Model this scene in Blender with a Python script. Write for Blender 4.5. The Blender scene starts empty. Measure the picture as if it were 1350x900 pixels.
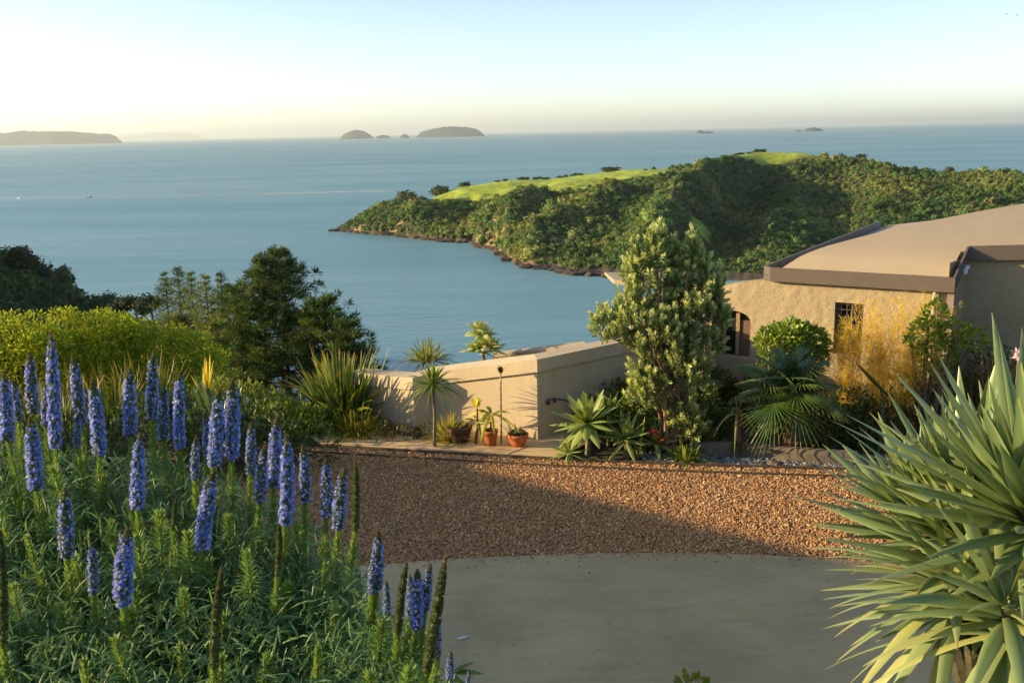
import bpy, bmesh, math
import numpy as np
from mathutils import Vector, Matrix
from mathutils.geometry import tessellate_polygon
PI = math.pi
rng = np.random.default_rng(11)
scene = bpy.context.scene
COL = scene.collection

# ------------------------------------------------------------------ camera, sky, sun, exposure
FPX, EYE = 1300.0, 5.0                       # focal length in pixels of the 1350 px wide photograph; eye height
PITCH, ROLL = math.atan(276 / FPX), math.radians(-1.15)
cam_d = bpy.data.cameras.new("camera")
cam = bpy.data.objects.new("camera", cam_d)
COL.objects.link(cam)
cam_d.sensor_width = 36.0
cam_d.lens = 36.0 * FPX / 1350.0
cam_d.clip_start, cam_d.clip_end = 0.05, 300000.0
cam.matrix_world = (Matrix.Translation((0, 0, EYE)) @ Matrix.Rotation(PI / 2 - PITCH, 4, 'X') @ Matrix.Rotation(ROLL, 4, 'Z'))
scene.camera = cam
CM = np.array(cam.matrix_world.to_3x3())

SUN_EL, SUN_AZ = math.radians(13.8), math.radians(-90.0)     # azimuth measured clockwise from +Y (straight ahead)
world = bpy.data.worlds.new("World")
scene.world = world
world.use_nodes = True
wn = world.node_tree
sky = wn.nodes.new('ShaderNodeTexSky')
sky.sky_type = 'NISHITA'
sky.sun_disc = False
sky.sun_elevation = SUN_EL
sky.sun_rotation = SUN_AZ % (2 * PI)
sky.altitude = 80
sky.air_density, sky.dust_density, sky.ozone_density = 0.60, 0.7, 0.0
wn.links.new(sky.outputs[0], wn.nodes['Background'].inputs[0])
wn.nodes['Background'].inputs[1].default_value = 0.15
sun_d = bpy.data.lights.new("sun", 'SUN')
sun_d.energy, sun_d.angle, sun_d.color = 5.0, math.radians(0.5), (1.0, 0.73, 0.38)
sun = bpy.data.objects.new("sun", sun_d)
COL.objects.link(sun)
to_sun = Vector((math.sin(SUN_AZ) * math.cos(SUN_EL), math.cos(SUN_AZ) * math.cos(SUN_EL), math.sin(SUN_EL)))
sun.rotation_euler = to_sun.to_track_quat('Z', 'Y').to_euler()
vs = scene.view_settings
scene.display_settings.display_device = 'sRGB'
vs.view_transform, vs.look, vs.exposure, vs.gamma, vs.use_curve_mapping = 'Standard', 'None', 0.88, 1.0, False
cy = scene.cycles
cy.max_bounces, cy.diffuse_bounces, cy.glossy_bounces, cy.transmission_bounces = 6, 3, 2, 4
cy.transparent_max_bounces, cy.volume_bounces = 4, 0
cy.use_denoising = True
cy.caustics_reflective = cy.caustics_refractive = False

# ------------------------------------------------------------------ measuring helpers (photograph pixel -> world point)
O = np.array([0, 0, EYE])
def ray(px, py): return CM @ np.array([(px - 675) / FPX, -(py - 450) / FPX, -1.0])
def at(px, py, Y):
    d = ray(px, py); return O + d * (Y / d[1])
def gr(px, py, z=0.0):
    d = ray(px, py); return O + d * ((z - EYE) / d[2])
def sst(a, b, x):
    t = np.clip((np.asarray(x, float) - a) / (b - a), 0, 1); return t * t * (3 - 2 * t)
def nrm(v): return v / np.maximum(np.linalg.norm(v, axis=-1, keepdims=True), 1e-9)
def U(a, b, n=None): return rng.uniform(a, b, n)
_perm = np.random.default_rng(3).random((64, 64))
def vnoise(x, y):                              # smooth value noise in 0..1
    x, y = np.asarray(x, float), np.asarray(y, float)
    xi, yi = np.floor(x).astype(int), np.floor(y).astype(int)
    fx, fy = x - xi, y - yi
    fx, fy = fx * fx * (3 - 2 * fx), fy * fy * (3 - 2 * fy)
    g = lambda a, b: _perm[a % 64, b % 64]
    return (g(xi, yi) * (1 - fx) + g(xi + 1, yi) * fx) * (1 - fy) + (g(xi, yi + 1) * (1 - fx) + g(xi + 1, yi + 1) * fx) * fy
def fbm(x, y, o=4):
    s, a, t = 0, 1, 0
    for k in range(o):
        s = s + a * vnoise(x * 2 ** k + 17 * k, y * 2 ** k + 5 * k); t += a; a *= .5
    return s / t

# ------------------------------------------------------------------ objects
def tag(o, label=None, cat=None, group=None, kind=None):
    if label: o['label'] = label
    if cat: o['category'] = cat
    if group: o['group'] = group
    if kind: o['kind'] = kind
    return o
def thing(name, label, cat, loc=(0, 0, 0), group=None):
    o = bpy.data.objects.new(name, None); COL.objects.link(o)
    o.empty_display_size = .1
    o.location = [float(c) for c in loc]
    return tag(o, label, cat, group)
class MB:
    def __init__(s): s.V, s.Q, s.T, s.C, s.n = [], [], [], [], 0
    def add(s, V, Q=None, T=None, col=(.5, .5, .5)):
        V = np.asarray(V, float).reshape(-1, 3)
        c = np.asarray(col, float)
        s.C.append(np.broadcast_to(c, (len(V), 3)) if c.ndim == 1 else c)
        s.V.append(V)
        if Q is not None and len(Q): s.Q.append(np.asarray(Q, int).reshape(-1, 4) + s.n)
        if T is not None and len(T): s.T.append(np.asarray(T, int).reshape(-1, 3) + s.n)
        s.n += len(V); return s
    def mesh(s, name, mat, smooth=False, off=(0, 0, 0)):
        V = np.concatenate(s.V) - np.asarray(off, float)
        C = np.concatenate(s.C)
        Q = np.concatenate(s.Q) if s.Q else np.zeros((0, 4), int)
        T = np.concatenate(s.T) if s.T else np.zeros((0, 3), int)
        me = bpy.data.meshes.new(name)
        me.vertices.add(len(V)); me.vertices.foreach_set('co', V.astype(np.float32).ravel())
        me.loops.add(Q.size + T.size)
        me.loops.foreach_set('vertex_index', np.concatenate([Q.ravel(), T.ravel()]).astype(np.int32))
        me.polygons.add(len(Q) + len(T))
        st = np.concatenate([np.arange(len(Q)) * 4, len(Q) * 4 + np.arange(len(T)) * 3]).astype(np.int32)
        me.polygons.foreach_set('loop_start', st)
        me.polygons.foreach_set('use_smooth', np.full(len(st), smooth))
        a = me.attributes.new('Col', 'FLOAT_COLOR', 'POINT')
        a.data.foreach_set('color', np.concatenate([C, np.ones((len(C), 1))], 1).astype(np.float32).ravel())
        me.update(calc_edges=True); me.validate()
        me.materials.append(mat)
        return me
    def build(s, name, mat, parent=None, smooth=False, world=True):
        off = parent_loc(parent) if (parent is not None and world) else (0, 0, 0)
        o = bpy.data.objects.new(name, s.mesh(name, mat, smooth, off)); COL.objects.link(o)
        if parent is not None: o.parent = parent
        return o
def parent_loc(p):
    l = np.zeros(3)
    while p is not None:
        l += np.array(p.location); p = p.parent
    return l
def copy_tree(o, parent=None):
    c = o.copy(); COL.objects.link(c); c.parent = parent
    for ch in o.children: copy_tree(ch, c)
    return c

# ------------------------------------------------------------------ shape helpers
def tube(mb, P, R, k=8, col=(.3, .2, .1), cap=True):
    P = np.asarray(P, float); n = len(P); R = np.broadcast_to(np.asarray(R, float), (n,))
    tg = nrm(np.gradient(P, axis=0))
    ref = np.array([0, 0, 1.]) if abs(tg[0, 2]) < .9 else np.array([1., 0, 0])
    a = nrm(np.cross(tg, ref)); b = np.cross(tg, a)
    th = np.arange(k) * 2 * PI / k
    V = P[:, None] + R[:, None, None] * (a[:, None] * np.cos(th)[None, :, None] + b[:, None] * np.sin(th)[None, :, None])
    i, j = np.meshgrid(np.arange(n - 1), np.arange(k), indexing='ij')
    Q = np.stack([i * k + j, i * k + (j + 1) % k, (i + 1) * k + (j + 1) % k, (i + 1) * k + j], -1).reshape(-1, 4)
    V = V.reshape(-1, 3); T = []
    if cap:
        V = np.concatenate([V, P[:1], P[-1:]]); c0, c1 = n * k, n * k + 1
        T = [[c0, (q + 1) % k, q] for q in range(k)] + [[c1, (n - 1) * k + q, (n - 1) * k + (q + 1) % k] for q in range(k)]
    return mb.add(V, Q, T, col)
def lathe(mb, prof, loc, k=24, col=(.5, .2, .1)):
    th = np.arange(k) * 2 * PI / k
    V = np.concatenate([np.stack([r * np.cos(th), r * np.sin(th), np.full(k, z)], 1) for r, z in prof]) + np.asarray(loc)
    Q = [[i * k + j, i * k + (j + 1) % k, (i + 1) * k + (j + 1) % k, (i + 1) * k + j] for i in range(len(prof) - 1) for j in range(k)]
    return mb.add(V, Q, None, col)
def box(mb, c, s, rz=0.0, col=(.5, .5, .5)):
    x, y, z = [v / 2 for v in s]
    V = np.array([[-x, -y, -z], [x, -y, -z], [x, y, -z], [-x, y, -z], [-x, -y, z], [x, -y, z], [x, y, z], [-x, y, z]])
    R = np.array([[math.cos(rz), -math.sin(rz), 0], [math.sin(rz), math.cos(rz), 0], [0, 0, 1]])
    return mb.add(V @ R.T + np.asarray(c), [[0, 3, 2, 1], [4, 5, 6, 7], [0, 1, 5, 4], [1, 2, 6, 5], [2, 3, 7, 6], [3, 0, 4, 7]], None, col)
def hexa(mb, bot, top, col=(.5, .5, .5)):       # eight-cornered block: four bottom corners, four top corners
    return mb.add(np.array(list(bot) + list(top)), [[0, 3, 2, 1], [4, 5, 6, 7], [0, 1, 5, 4], [1, 2, 6, 5], [2, 3, 7, 6], [3, 0, 4, 7]], None, col)
def flat(mb, pts, z, col=(.5, .5, .5)):
    P = [Vector((p[0], p[1], 0)) for p in pts]
    return mb.add([[p[0], p[1], z] for p in pts], None, [list(t) for t in tessellate_polygon([P])], col)
STRAP = lambda t: np.where(t < .12, .55 + 3.75 * t, np.where(t > .62, np.sqrt(np.clip((1 - t) / .38, 0, 1)) * .98 + .02, 1.0))
LANCE = lambda t: np.clip(np.sin(PI * np.clip(t * .86 + .14, 0, 1)) ** .8, .03, 1)
SWORD = lambda t: np.where(t < .35, .72 + .8 * t, np.clip(1 - ((t - .35) / .65) ** 1.7, .02, 1))
def blades(mb, B, D, L, W, droop, col, segs=4, fold=0.0, prof=STRAP, twist=.3, tip=None, tipfrom=.7, edge=None):
    B = np.asarray(B, float).reshape(-1, 3); D = nrm(np.asarray(D, float).reshape(-1, 3)); n = len(B)
    L = np.broadcast_to(np.asarray(L, float), (n,)); W = np.broadcast_to(np.asarray(W, float), (n,)); dr = np.broadcast_to(np.asarray(droop, float), (n,))
    t = np.linspace(0, 1, segs + 1)
    C = B[:, None] + D[:, None] * (L[:, None] * t)[:, :, None]
    C = C + (L * dr)[:, None, None] * (t ** 2)[None, :, None] * np.array([0, 0, -1.])
    tg = nrm(np.gradient(C, axis=1))
    h = D.copy(); h[:, 2] *= .2
    h = nrm(h + rng.normal(0, .05, (n, 3)))
    S = nrm(np.stack([-h[:, 1], h[:, 0], np.zeros(n)], 1))
    tw = rng.normal(0, twist, n)[:, None]
    up = nrm(np.cross(S, D))
    S = S * np.cos(tw) + up * np.sin(tw)
    S = S[:, None] - tg * np.sum(S[:, None] * tg, -1, keepdims=True); S = nrm(S)
    Nn = np.cross(S, tg)
    w = (W[:, None] * prof(t)[None, :] * .5)[:, :, None]
    col = np.asarray(col, float)
    if col.ndim == 1: col = np.broadcast_to(col, (n, 3))
    c = np.repeat(col[:, None], segs + 1, 1)
    if tip is not None:
        k = sst(tipfrom, 1.0, t)[None, :, None]; c = c * (1 - k) + np.asarray(tip) * k
    if fold > 0:
        V = np.stack([C - S * w + Nn * w * fold, C - Nn * w * fold * .4, C + S * w + Nn * w * fold], 2); m = 3
        cc = np.stack([c, c, c], 2)
        if edge is not None: cc[:, :, 0] = cc[:, :, 0] * .5 + np.asarray(edge) * .5; cc[:, :, 2] = cc[:, :, 0]
    else:
        V = np.stack([C - S * w, C + S * w], 2); m = 2; cc = np.stack([c, c], 2)
    K = segs + 1
    i, k, a = np.meshgrid(np.arange(n), np.arange(segs), np.arange(m - 1), indexing='ij')
    b = (i * K + k) * m + a
    Q = np.stack([b, b + 1, b + m + 1, b + m], -1).reshape(-1, 4)
    return mb.add(V.reshape(-1, 3), Q, None, cc.reshape(-1, 3))
def leaves(mb, P, D, L, W, col, N=None):        # rhombic leaves
    P = np.asarray(P, float); n = len(P); D = nrm(np.asarray(D, float))
    N = rng.normal(size=(n, 3)) if N is None else np.asarray(N, float)
    S = nrm(np.cross(D, N)); Nn = np.cross(S, D)
    L = np.broadcast_to(np.asarray(L, float), (n,))[:, None]; W = np.broadcast_to(np.asarray(W, float), (n,))[:, None]
    V = np.stack([P, P + D * L * .5 - S * W * .5 + Nn * W * .12, P + D * L, P + D * L * .5 + S * W * .5 + Nn * W * .12], 1).reshape(-1, 3)
    col = np.asarray(col, float)
    if col.ndim == 1: col = np.broadcast_to(col, (n, 3))
    return mb.add(V, np.arange(4 * n).reshape(-1, 4), None, np.repeat(col, 4, 0))
def rdir(n, up=0.0):
    v = rng.normal(size=(n, 3)); v = nrm(v); v[:, 2] += up; return nrm(v)
def mixc(a, b, t): return np.asarray(a)[None] * (1 - t)[:, None] + np.asarray(b)[None] * t[:, None]
_b = bmesh.new(); bmesh.ops.create_icosphere(_b, subdivisions=2, radius=1); _b.verts.ensure_lookup_table()
ICO_V = np.array([v.co[:] for v in _b.verts]); ICO_T = np.array([[v.index for v in f.verts] for f in _b.faces]); _b.free()
_b = bmesh.new(); bmesh.ops.create_icosphere(_b, subdivisions=1, radius=1); _b.verts.ensure_lookup_table()
IC1_V = np.array([v.co[:] for v in _b.verts]); IC1_T = np.array([[v.index for v in f.verts] for f in _b.faces]); _b.free()
def lump(mb, c, r, col, jag=.15, hi=True):
    V, T = (ICO_V, ICO_T) if hi else (IC1_V, IC1_T)
    mb.add(V * (1 + rng.normal(0, jag, (len(V), 1))) * np.asarray(r) + np.asarray(c), None, T, col)

# ------------------------------------------------------------------ materials
def new_mat(name):
    m = bpy.data.materials.new(name); m.use_nodes = True
    nt = m.node_tree; return m, nt, nt.nodes['Principled BSDF'], nt.nodes['Material Output']
def N_(nt, t, **kw):
    n = nt.nodes.new(t)
    for k, v in kw.items():
        if k in n.inputs: n.inputs[k].default_value = v
        else: setattr(n, k, v)
    return n
def noise(nt, scale, detail=4, rough=.55, vec=None, dist=0):
    n = N_(nt, 'ShaderNodeTexNoise', Scale=scale, Detail=detail, Roughness=rough, Distortion=dist)
    if vec is not None: nt.links.new(vec, n.inputs['Vector'])
    return n
def ramp(nt, fac, stops):
    r = nt.nodes.new('ShaderNodeValToRGB'); e = r.color_ramp.elements
    while len(e) < len(stops): e.new(.5)
    for q, (p, c) in zip(e, stops): q.position = p; q.color = (*c, 1)
    nt.links.new(fac, r.inputs[0]); return r.outputs[0]
def mixrgb(nt, a, b, fac, mode='MIX'):
    m = nt.nodes.new('ShaderNodeMixRGB'); m.blend_type = mode
    for s, v in ((0, fac), (1, a), (2, b)):
        if isinstance(v, (int, float)): m.inputs[s].default_value = v
        elif isinstance(v, tuple): m.inputs[s].default_value = (*v, 1)
        else: nt.links.new(v, m.inputs[s])
    return m.outputs[0]
def bump(nt, h, strength, dist, bsdf):
    b = N_(nt, 'ShaderNodeBump', Strength=strength, Distance=dist)
    nt.links.new(h, b.inputs['Height']); nt.links.new(b.outputs[0], bsdf.inputs['Normal']); return b
def wpos(nt): return nt.nodes.new('ShaderNodeNewGeometry').outputs['Position']
def leaf_mat(name, rough=.5, trans=.35, spec=.35, tint=(1.25, 1.15, .55), gain=1.5, gc=(1.0, 1.04, .80)):
    m, nt, p, out = new_mat(name)
    at_ = N_(nt, 'ShaderNodeAttribute', attribute_name='Col')
    colr = mixrgb(nt, at_.outputs['Color'], tuple(gain * q for q in gc), 1.0, 'MULTIPLY')
    nt.links.new(colr, p.inputs['Base Color'])
    p.inputs['Roughness'].default_value = rough; p.inputs['Specular IOR Level'].default_value = spec
    tr = nt.nodes.new('ShaderNodeBsdfTranslucent')
    nt.links.new(mixrgb(nt, colr, tint, 1.0, 'MULTIPLY'), tr.inputs[0])
    mx = nt.nodes.new('ShaderNodeMixShader'); mx.inputs[0].default_value = trans
    nt.links.new(p.outputs[0], mx.inputs[1]); nt.links.new(tr.outputs[0], mx.inputs[2]); nt.links.new(mx.outputs[0], out.inputs[0])
    return m
def col_mat(name, rough=.8, var=.25, scale=20, bmp=0.0, spec=.3):
    m, nt, p, out = new_mat(name)
    a = N_(nt, 'ShaderNodeAttribute', attribute_name='Col')
    n = noise(nt, scale, 5, .6, wpos(nt))
    f = ramp(nt, n.outputs[0], [(.3, (1 - var,) * 3), (.7, (1 + var,) * 3)])
    nt.links.new(mixrgb(nt, a.outputs['Color'], f, 1.0, 'MULTIPLY'), p.inputs['Base Color'])
    p.inputs['Roughness'].default_value = rough; p.inputs['Specular IOR Level'].default_value = spec
    if bmp: bump(nt, n.outputs[0], .6, bmp, p)
    return m
M_LEAF = leaf_mat('leaf'); M_WAX = leaf_mat('waxy_leaf', .38, .22, .5); M_DRY = leaf_mat('grass_leaf', .6, .45, .2)
M_PINE = leaf_mat('pine_needle', .6, .2, .2); M_FAR = leaf_mat('far_foliage', .7, .22, .15, gc=(1.03, 1.0, .93))
M_PETAL = leaf_mat('petal', .55, .3, .2, (1.1, 1.0, 1.05), 1.32, (1, 1.10, 1.0))
M_BARK = col_mat('bark', .9, .4, 25, .02); M_STONE = col_mat('stone', .75, .18, 60); M_CLAY = col_mat('terracotta', .8, .22, 14, .003)
M_METAL = col_mat('painted_metal', .45, .08, 6, 0, .5); M_SOIL = col_mat('soil', .95, .45, 12, .03)
M_PLAST = col_mat('boat_paint', .4, .05, 3, 0, .5)
m, nt, p, out = new_mat('stucco'); M_STUCCO = m
g = wpos(nt); n1 = noise(nt, 1.3, 5, .6, g); n2 = noise(nt, 5, 4, .55, g); n3 = noise(nt, 60, 3, .6, g)
c = ramp(nt, n1.outputs[0], [(.3, (.35, .285, .18)), (.7, (.405, .335, .215))])
nt.links.new(c, p.inputs['Base Color']); p.inputs['Roughness'].default_value = .92; p.inputs['Specular IOR Level'].default_value = .15
mh = nt.nodes.new('ShaderNodeMath'); mh.operation = 'MULTIPLY_ADD'; mh.inputs[1].default_value = .08
nt.links.new(n3.outputs[0], mh.inputs[0]); nt.links.new(n2.outputs[0], mh.inputs[2])
bump(nt, mh.outputs[0], .5, .08, p)
m, nt, p, out = new_mat('smooth_render'); M_WALL = m
g = wpos(nt); n1 = noise(nt, 1.6, 5, .6, g); n3 = noise(nt, 90, 3, .6, g)
nt.links.new(ramp(nt, n1.outputs[0], [(.3, (.56, .465, .315)), (.7, (.63, .53, .365))]), p.inputs['Base Color'])
p.inputs['Roughness'].default_value = .9; p.inputs['Specular IOR Level'].default_value = .15; bump(nt, n3.outputs[0], .35, .01, p)
mp = nt.nodes.new('ShaderNodeMapping'); nt.links.new(g, mp.inputs[0]); mp.inputs['Scale'].default_value = (7, 7, .5); ns = noise(nt, 1.0, 5, .65, mp.outputs[0])
nt.links.new(mixrgb(nt, p.inputs['Base Color'].links[0].from_socket, ramp(nt, ns.outputs[0], [(.3, (.88, .87, .85)), (.55, (1, 1, 1))]), 1.0, 'MULTIPLY'), p.inputs['Base Color'])
m, nt, p, out = new_mat('roof_membrane'); M_ROOF = m
g = wpos(nt); n1 = noise(nt, .8, 6, .65, g); n3 = noise(nt, 120, 2, .6, g)
nt.links.new(ramp(nt, n1.outputs[0], [(.3, (.36, .295, .20)), (.7, (.405, .33, .225))]), p.inputs['Base Color'])
p.inputs['Roughness'].default_value = .85; bump(nt, n3.outputs[0], .3, .006, p)
m, nt, p, out = new_mat('concrete'); M_CONC = m
g = wpos(nt); mp = nt.nodes.new('ShaderNodeMapping'); nt.links.new(g, mp.inputs[0]); mp.inputs['Scale'].default_value = (.35, 1.5, 1)
n1 = noise(nt, .9, 7, .62, g, .4); n2 = noise(nt, 3.2, 6, .65, mp.outputs[0], .6); n3 = noise(nt, 140, 3, .7, g)
c = ramp(nt, n1.outputs[0], [(.25, (.34, .265, .125)), (.5, (.42, .33, .16)), (.75, (.51, .40, .20))])
c = mixrgb(nt, c, ramp(nt, n2.outputs[0], [(.33, (.90, .90, .90)), (.5, (1, 1, 1)), (.68, (1.07, 1.065, 1.05))]), 1.0, 'MULTIPLY')
c = mixrgb(nt, c, ramp(nt, n3.outputs[0], [(.3, (.88,) * 3), (.7, (1.1,) * 3)]), 1.0, 'MULTIPLY')
n4 = noise(nt, 7, 3, .5, g); c = mixrgb(nt, c, ramp(nt, n4.outputs[0], [(.66, (1, 1, 1)), (.74, (.82, .81, .79))]), 1.0, 'MULTIPLY')
nt.links.new(c, p.inputs['Base Color']); p.inputs['Roughness'].default_value = .62; bump(nt, n3.outputs[0], .3, .006, p)
m, nt, p, out = new_mat('path_paving'); M_PATH = m
g = wpos(nt); n1 = noise(nt, 2, 6, .6, g); n3 = noise(nt, 100, 3, .6, g)
nt.links.new(ramp(nt, n1.outputs[0], [(.3, (.62, .44, .225)), (.7, (.72, .52, .28))]), p.inputs['Base Color'])
p.inputs['Roughness'].default_value = .85; bump(nt, n3.outputs[0], .3, .006, p)
m, nt, p, out = new_mat('gravel_bed'); M_GRAV = m
g = wpos(nt); n1 = N_(nt, 'ShaderNodeTexVoronoi', Scale=32.0); nt.links.new(g, n1.inputs['Vector'])
nt.links.new(ramp(nt, n1.outputs['Color'], [(.1, (.18, .09, .04)), (.5, (.29, .15, .065)), (.9, (.4, .23, .11))]), p.inputs['Base Color'])
p.inputs['Roughness'].default_value = .9; bump(nt, n1.outputs['Distance'], .8, .02, p)
m, nt, p, out = new_mat('earth'); M_EARTH = m
g = wpos(nt); n1 = noise(nt, .5, 8, .65, g)
nt.links.new(ramp(nt, n1.outputs[0], [(.3, (.035, .045, .018)), (.55, (.06, .07, .028)), (.75, (.09, .075, .04))]), p.inputs['Base Color'])
p.inputs['Roughness'].default_value = .95; bump(nt, n1.outputs[0], .8, .1, p)
m, nt, p, out = new_mat('glass_dark'); M_GLASS = m
p.inputs['Base Color'].default_value = (.02, .022, .025, 1); p.inputs['Roughness'].default_value = .08; p.inputs['Specular IOR Level'].default_value = .6
# sea
m, nt, p, out = new_mat('sea_water'); M_SEA = m
g = wpos(nt)
def mapped(scale, rot=0):
    k = nt.nodes.new('ShaderNodeMapping'); k.inputs['Scale'].default_value = scale; k.inputs['Rotation'].default_value = (0, 0, rot)
    nt.links.new(g, k.inputs[0]); return k.outputs[0]
w1 = noise(nt, .22, 3, .6, mapped((.45, 1, 1), .25)); w2 = noise(nt, .035, 3, .55, mapped((.35, 1, 1), .15)); w3 = noise(nt, .0045, 5, .6, mapped((.3, 1, 1), -.12), .8)
ms = nt.nodes.new('ShaderNodeMath'); ms.operation = 'MULTIPLY_ADD'; ms.inputs[1].default_value = 2.2
nt.links.new(w2.outputs[0], ms.inputs[0]); nt.links.new(w1.outputs[0], ms.inputs[2])
bp = N_(nt, 'ShaderNodeBump', Strength=.7, Distance=1.6); nt.links.new(ms.outputs[0], bp.inputs['Height'])
nt.links.new(ramp(nt, w3.outputs[0], [(.3, (.050, .232, .264)), (.7, (.070, .285, .314))]), p.inputs['Base Color'])
mr = nt.nodes.new('ShaderNodeMapRange'); mr.inputs[1].default_value, mr.inputs[2].default_value, mr.inputs[3].default_value, mr.inputs[4].default_value = .38, .66, .32, .46
nt.links.new(w3.outputs[0], mr.inputs[0]); nt.links.new(mr.outputs[0], p.inputs['Roughness'])
nt.links.new(bp.outputs[0], p.inputs['Normal'])
col_s = p.inputs['Base Color'].links[0].from_socket; rgh_s = p.inputs['Roughness'].links[0].from_socket
nt.nodes.remove(p)
df = nt.nodes.new('ShaderNodeBsdfDiffuse'); gl = nt.nodes.new('ShaderNodeBsdfGlossy'); fr = N_(nt, 'ShaderNodeFresnel', IOR=1.33); mx = nt.nodes.new('ShaderNodeMixShader')
nt.links.new(col_s, df.inputs[0]); nt.links.new(rgh_s, gl.inputs['Roughness']); nt.links.new(bp.outputs[0], gl.inputs['Normal']); nt.links.new(bp.outputs[0], fr.inputs['Normal'])
mr2 = nt.nodes.new('ShaderNodeMapRange'); mr2.inputs[1].default_value, mr2.inputs[2].default_value, mr2.inputs[3].default_value, mr2.inputs[4].default_value = .02, .8, .03, .41      # wave tilt keeps a rough sea from mirroring at grazing angles
mv = nt.nodes.new('ShaderNodeMapRange'); mv.inputs[1].default_value, mv.inputs[2].default_value, mv.inputs[3].default_value, mv.inputs[4].default_value = .35, .68, .82, 1.2
mm = nt.nodes.new('ShaderNodeMath'); mm.operation = 'MULTIPLY'; nt.links.new(w3.outputs[0], mv.inputs[0]); nt.links.new(mr2.outputs[0], mm.inputs[0]); nt.links.new(mv.outputs[0], mm.inputs[1])
nt.links.new(fr.outputs[0], mr2.inputs[0]); nt.links.new(mm.outputs[0], mx.inputs[0]); nt.links.new(df.outputs[0], mx.inputs[1]); nt.links.new(gl.outputs[0], mx.inputs[2]); nt.links.new(mx.outputs[0], out.inputs[0])

# ================================================================== THE SETTING
SEA = -75.0
HAZE = 2.8e-5
mb = MB()
rad = [0.1, 200, 600, 1500, 4000, 10000, 30000, 130000]; k = 64
th = np.arange(k) * 2 * PI / k
mb.add(np.concatenate([np.stack([r * np.cos(th), r * np.sin(th), np.full(k, SEA)], 1) for r in rad]),
       [[i * k + j, i * k + (j + 1) % k, (i + 1) * k + (j + 1) % k, (i + 1) * k + j] for i in range(len(rad) - 1) for j in range(k)], None, (.1, .2, .2))
tag(mb.build('sea', M_SEA), kind='structure')

def terr(x, y):
    x, y = np.asarray(x, float), np.asarray(y, float)
    bank = np.clip(3.4 - .486 * y, 0, 4.2)
    rb = 2.3 * sst(.6, 1.2, x) * (1 - sst(2.6, 3.6, y))
    bank = np.maximum(bank, rb)
    y0 = 17.4 + 6.5 * sst(2.2, 4.2, x)
    down = -.36 * np.clip(y - y0, 0, None)
    cz = np.clip(3.43 + .32 * (14.5 - y), 0, 6.3) * (1 - sst(14.6, 15.5, y)) * sst(-9.3, -15, x)  # unseen bank left of view, shaped so its shadow edge crosses the gravel
    hill = 49 * sst(-38, -128, x) * sst(80, 190, y) * (1 - sst(330, 480, y)) + 34 * sst(-110, -190, x) * sst(90, 200, y)
    return np.maximum(bank, cz) + down + hill
xs = np.concatenate([-np.geomspace(400, 10.5, 44), np.linspace(-10, 12, 80), np.geomspace(12.5, 300, 26)])
ys = np.concatenate([np.linspace(-12, 24, 100), np.geomspace(24.6, 560, 60)])
X, Y = np.meshgrid(xs, ys)
Z = terr(X, Y)
Z = Z + np.where((Y > 17.6) & (Z < 0), (fbm(X / 9, Y / 9) - .5) * np.clip((Y - 17) * .1, 0, 3), 0) - .012
Z = np.maximum(Z, -95)
ni, nj = X.shape
i, j = np.meshgrid(np.arange(ni - 1), np.arange(nj - 1), indexing='ij'); b = i * nj + j
mb = MB().add(np.stack([X, Y, Z], -1), np.stack([b, b + 1, b + nj + 1, b + nj], -1).reshape(-1, 4), None, (.06, .07, .03))
tag(mb.build('ground', M_EARTH, None, True), kind='structure')

# driveway: concrete pad, gravel, edging, paved path
ARC = [(-7, 8.9), (-5, 10.0), (-3, 10.62), (-1.1, 10.95), (0.3, 11.05), (1.5, 11.05), (2.7, 10.95), (3.8, 10.76), (5, 10.42), (6.5, 9.8), (9, 8.2)]
def arcfine(P, n=6):
    P = np.array(P); t = np.arange(len(P)); q = np.linspace(0, len(P) - 1, n * (len(P) - 1) + 1)
    out = []
    for c in range(P.shape[1]):                      # Catmull-Rom
        p = np.concatenate([[2 * P[0, c] - P[1, c]], P[:, c], [2 * P[-1, c] - P[-2, c]]])
        k = np.minimum(q.astype(int), len(P) - 2); f = q - k
        a, b_, d, e = p[k], p[k + 1], p[k + 2], p[k + 3]
        out.append(.5 * (2 * b_ + (d - a) * f + (2 * a - 5 * b_ + 4 * d - e) * f ** 2 + (3 * b_ - a - 3 * d + e) * f ** 3))
    return np.stack(out, 1)
ARCF = arcfine(ARC)
KERB = arcfine([(-6.2, 16.05), (-4.6, 15.58), (-3.25, 15.2), (-1.3, 14.72), (0.61, 14.28), (2.6, 13.9), (4.67, 13.58), (7, 13.25), (9.5, 13.0)])
mb = MB(); flat(mb, list(map(tuple, ARCF)) + [(9, 5.9), (-7, 5.9)], .03)
n = len(ARCF)
mb.add(np.concatenate([np.c_[ARCF, np.full(n, .03)], np.c_[ARCF, np.full(n, -.05)]]), [[q, q + 1, n + q + 1, n + q] for q in range(n - 1)])
tag(mb.build('concrete_pad', M_CONC), kind='structure')
mb = MB(); A2 = ARCF.copy(); A2[:, 1] -= .1
flat(mb, list(map(tuple, KERB)) + list(map(tuple, A2[::-1])), .006)
tag(mb.build('gravel_bed', M_GRAV), kind='structure')
def offset_line(P, d):
    t = nrm(np.gradient(P, axis=0)); return P + np.stack([-t[:, 1], t[:, 0]], 1) * d
def strip(mb, P, w, z0, z1, col):
    a, b_ = offset_line(P, -w / 2), offset_line(P, w / 2); n = len(P)
    V = np.concatenate([np.c_[a, np.full(n, z0)], np.c_[a, np.full(n, z1)], np.c_[b_, np.full(n, z1)], np.c_[b_, np.full(n, z0)]])
    mb.add(V, [[r * n + q, r * n + q + 1, (r + 1) * n + q + 1, (r + 1) * n + q] for r in range(3) for q in range(n - 1)], None, col)
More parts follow.
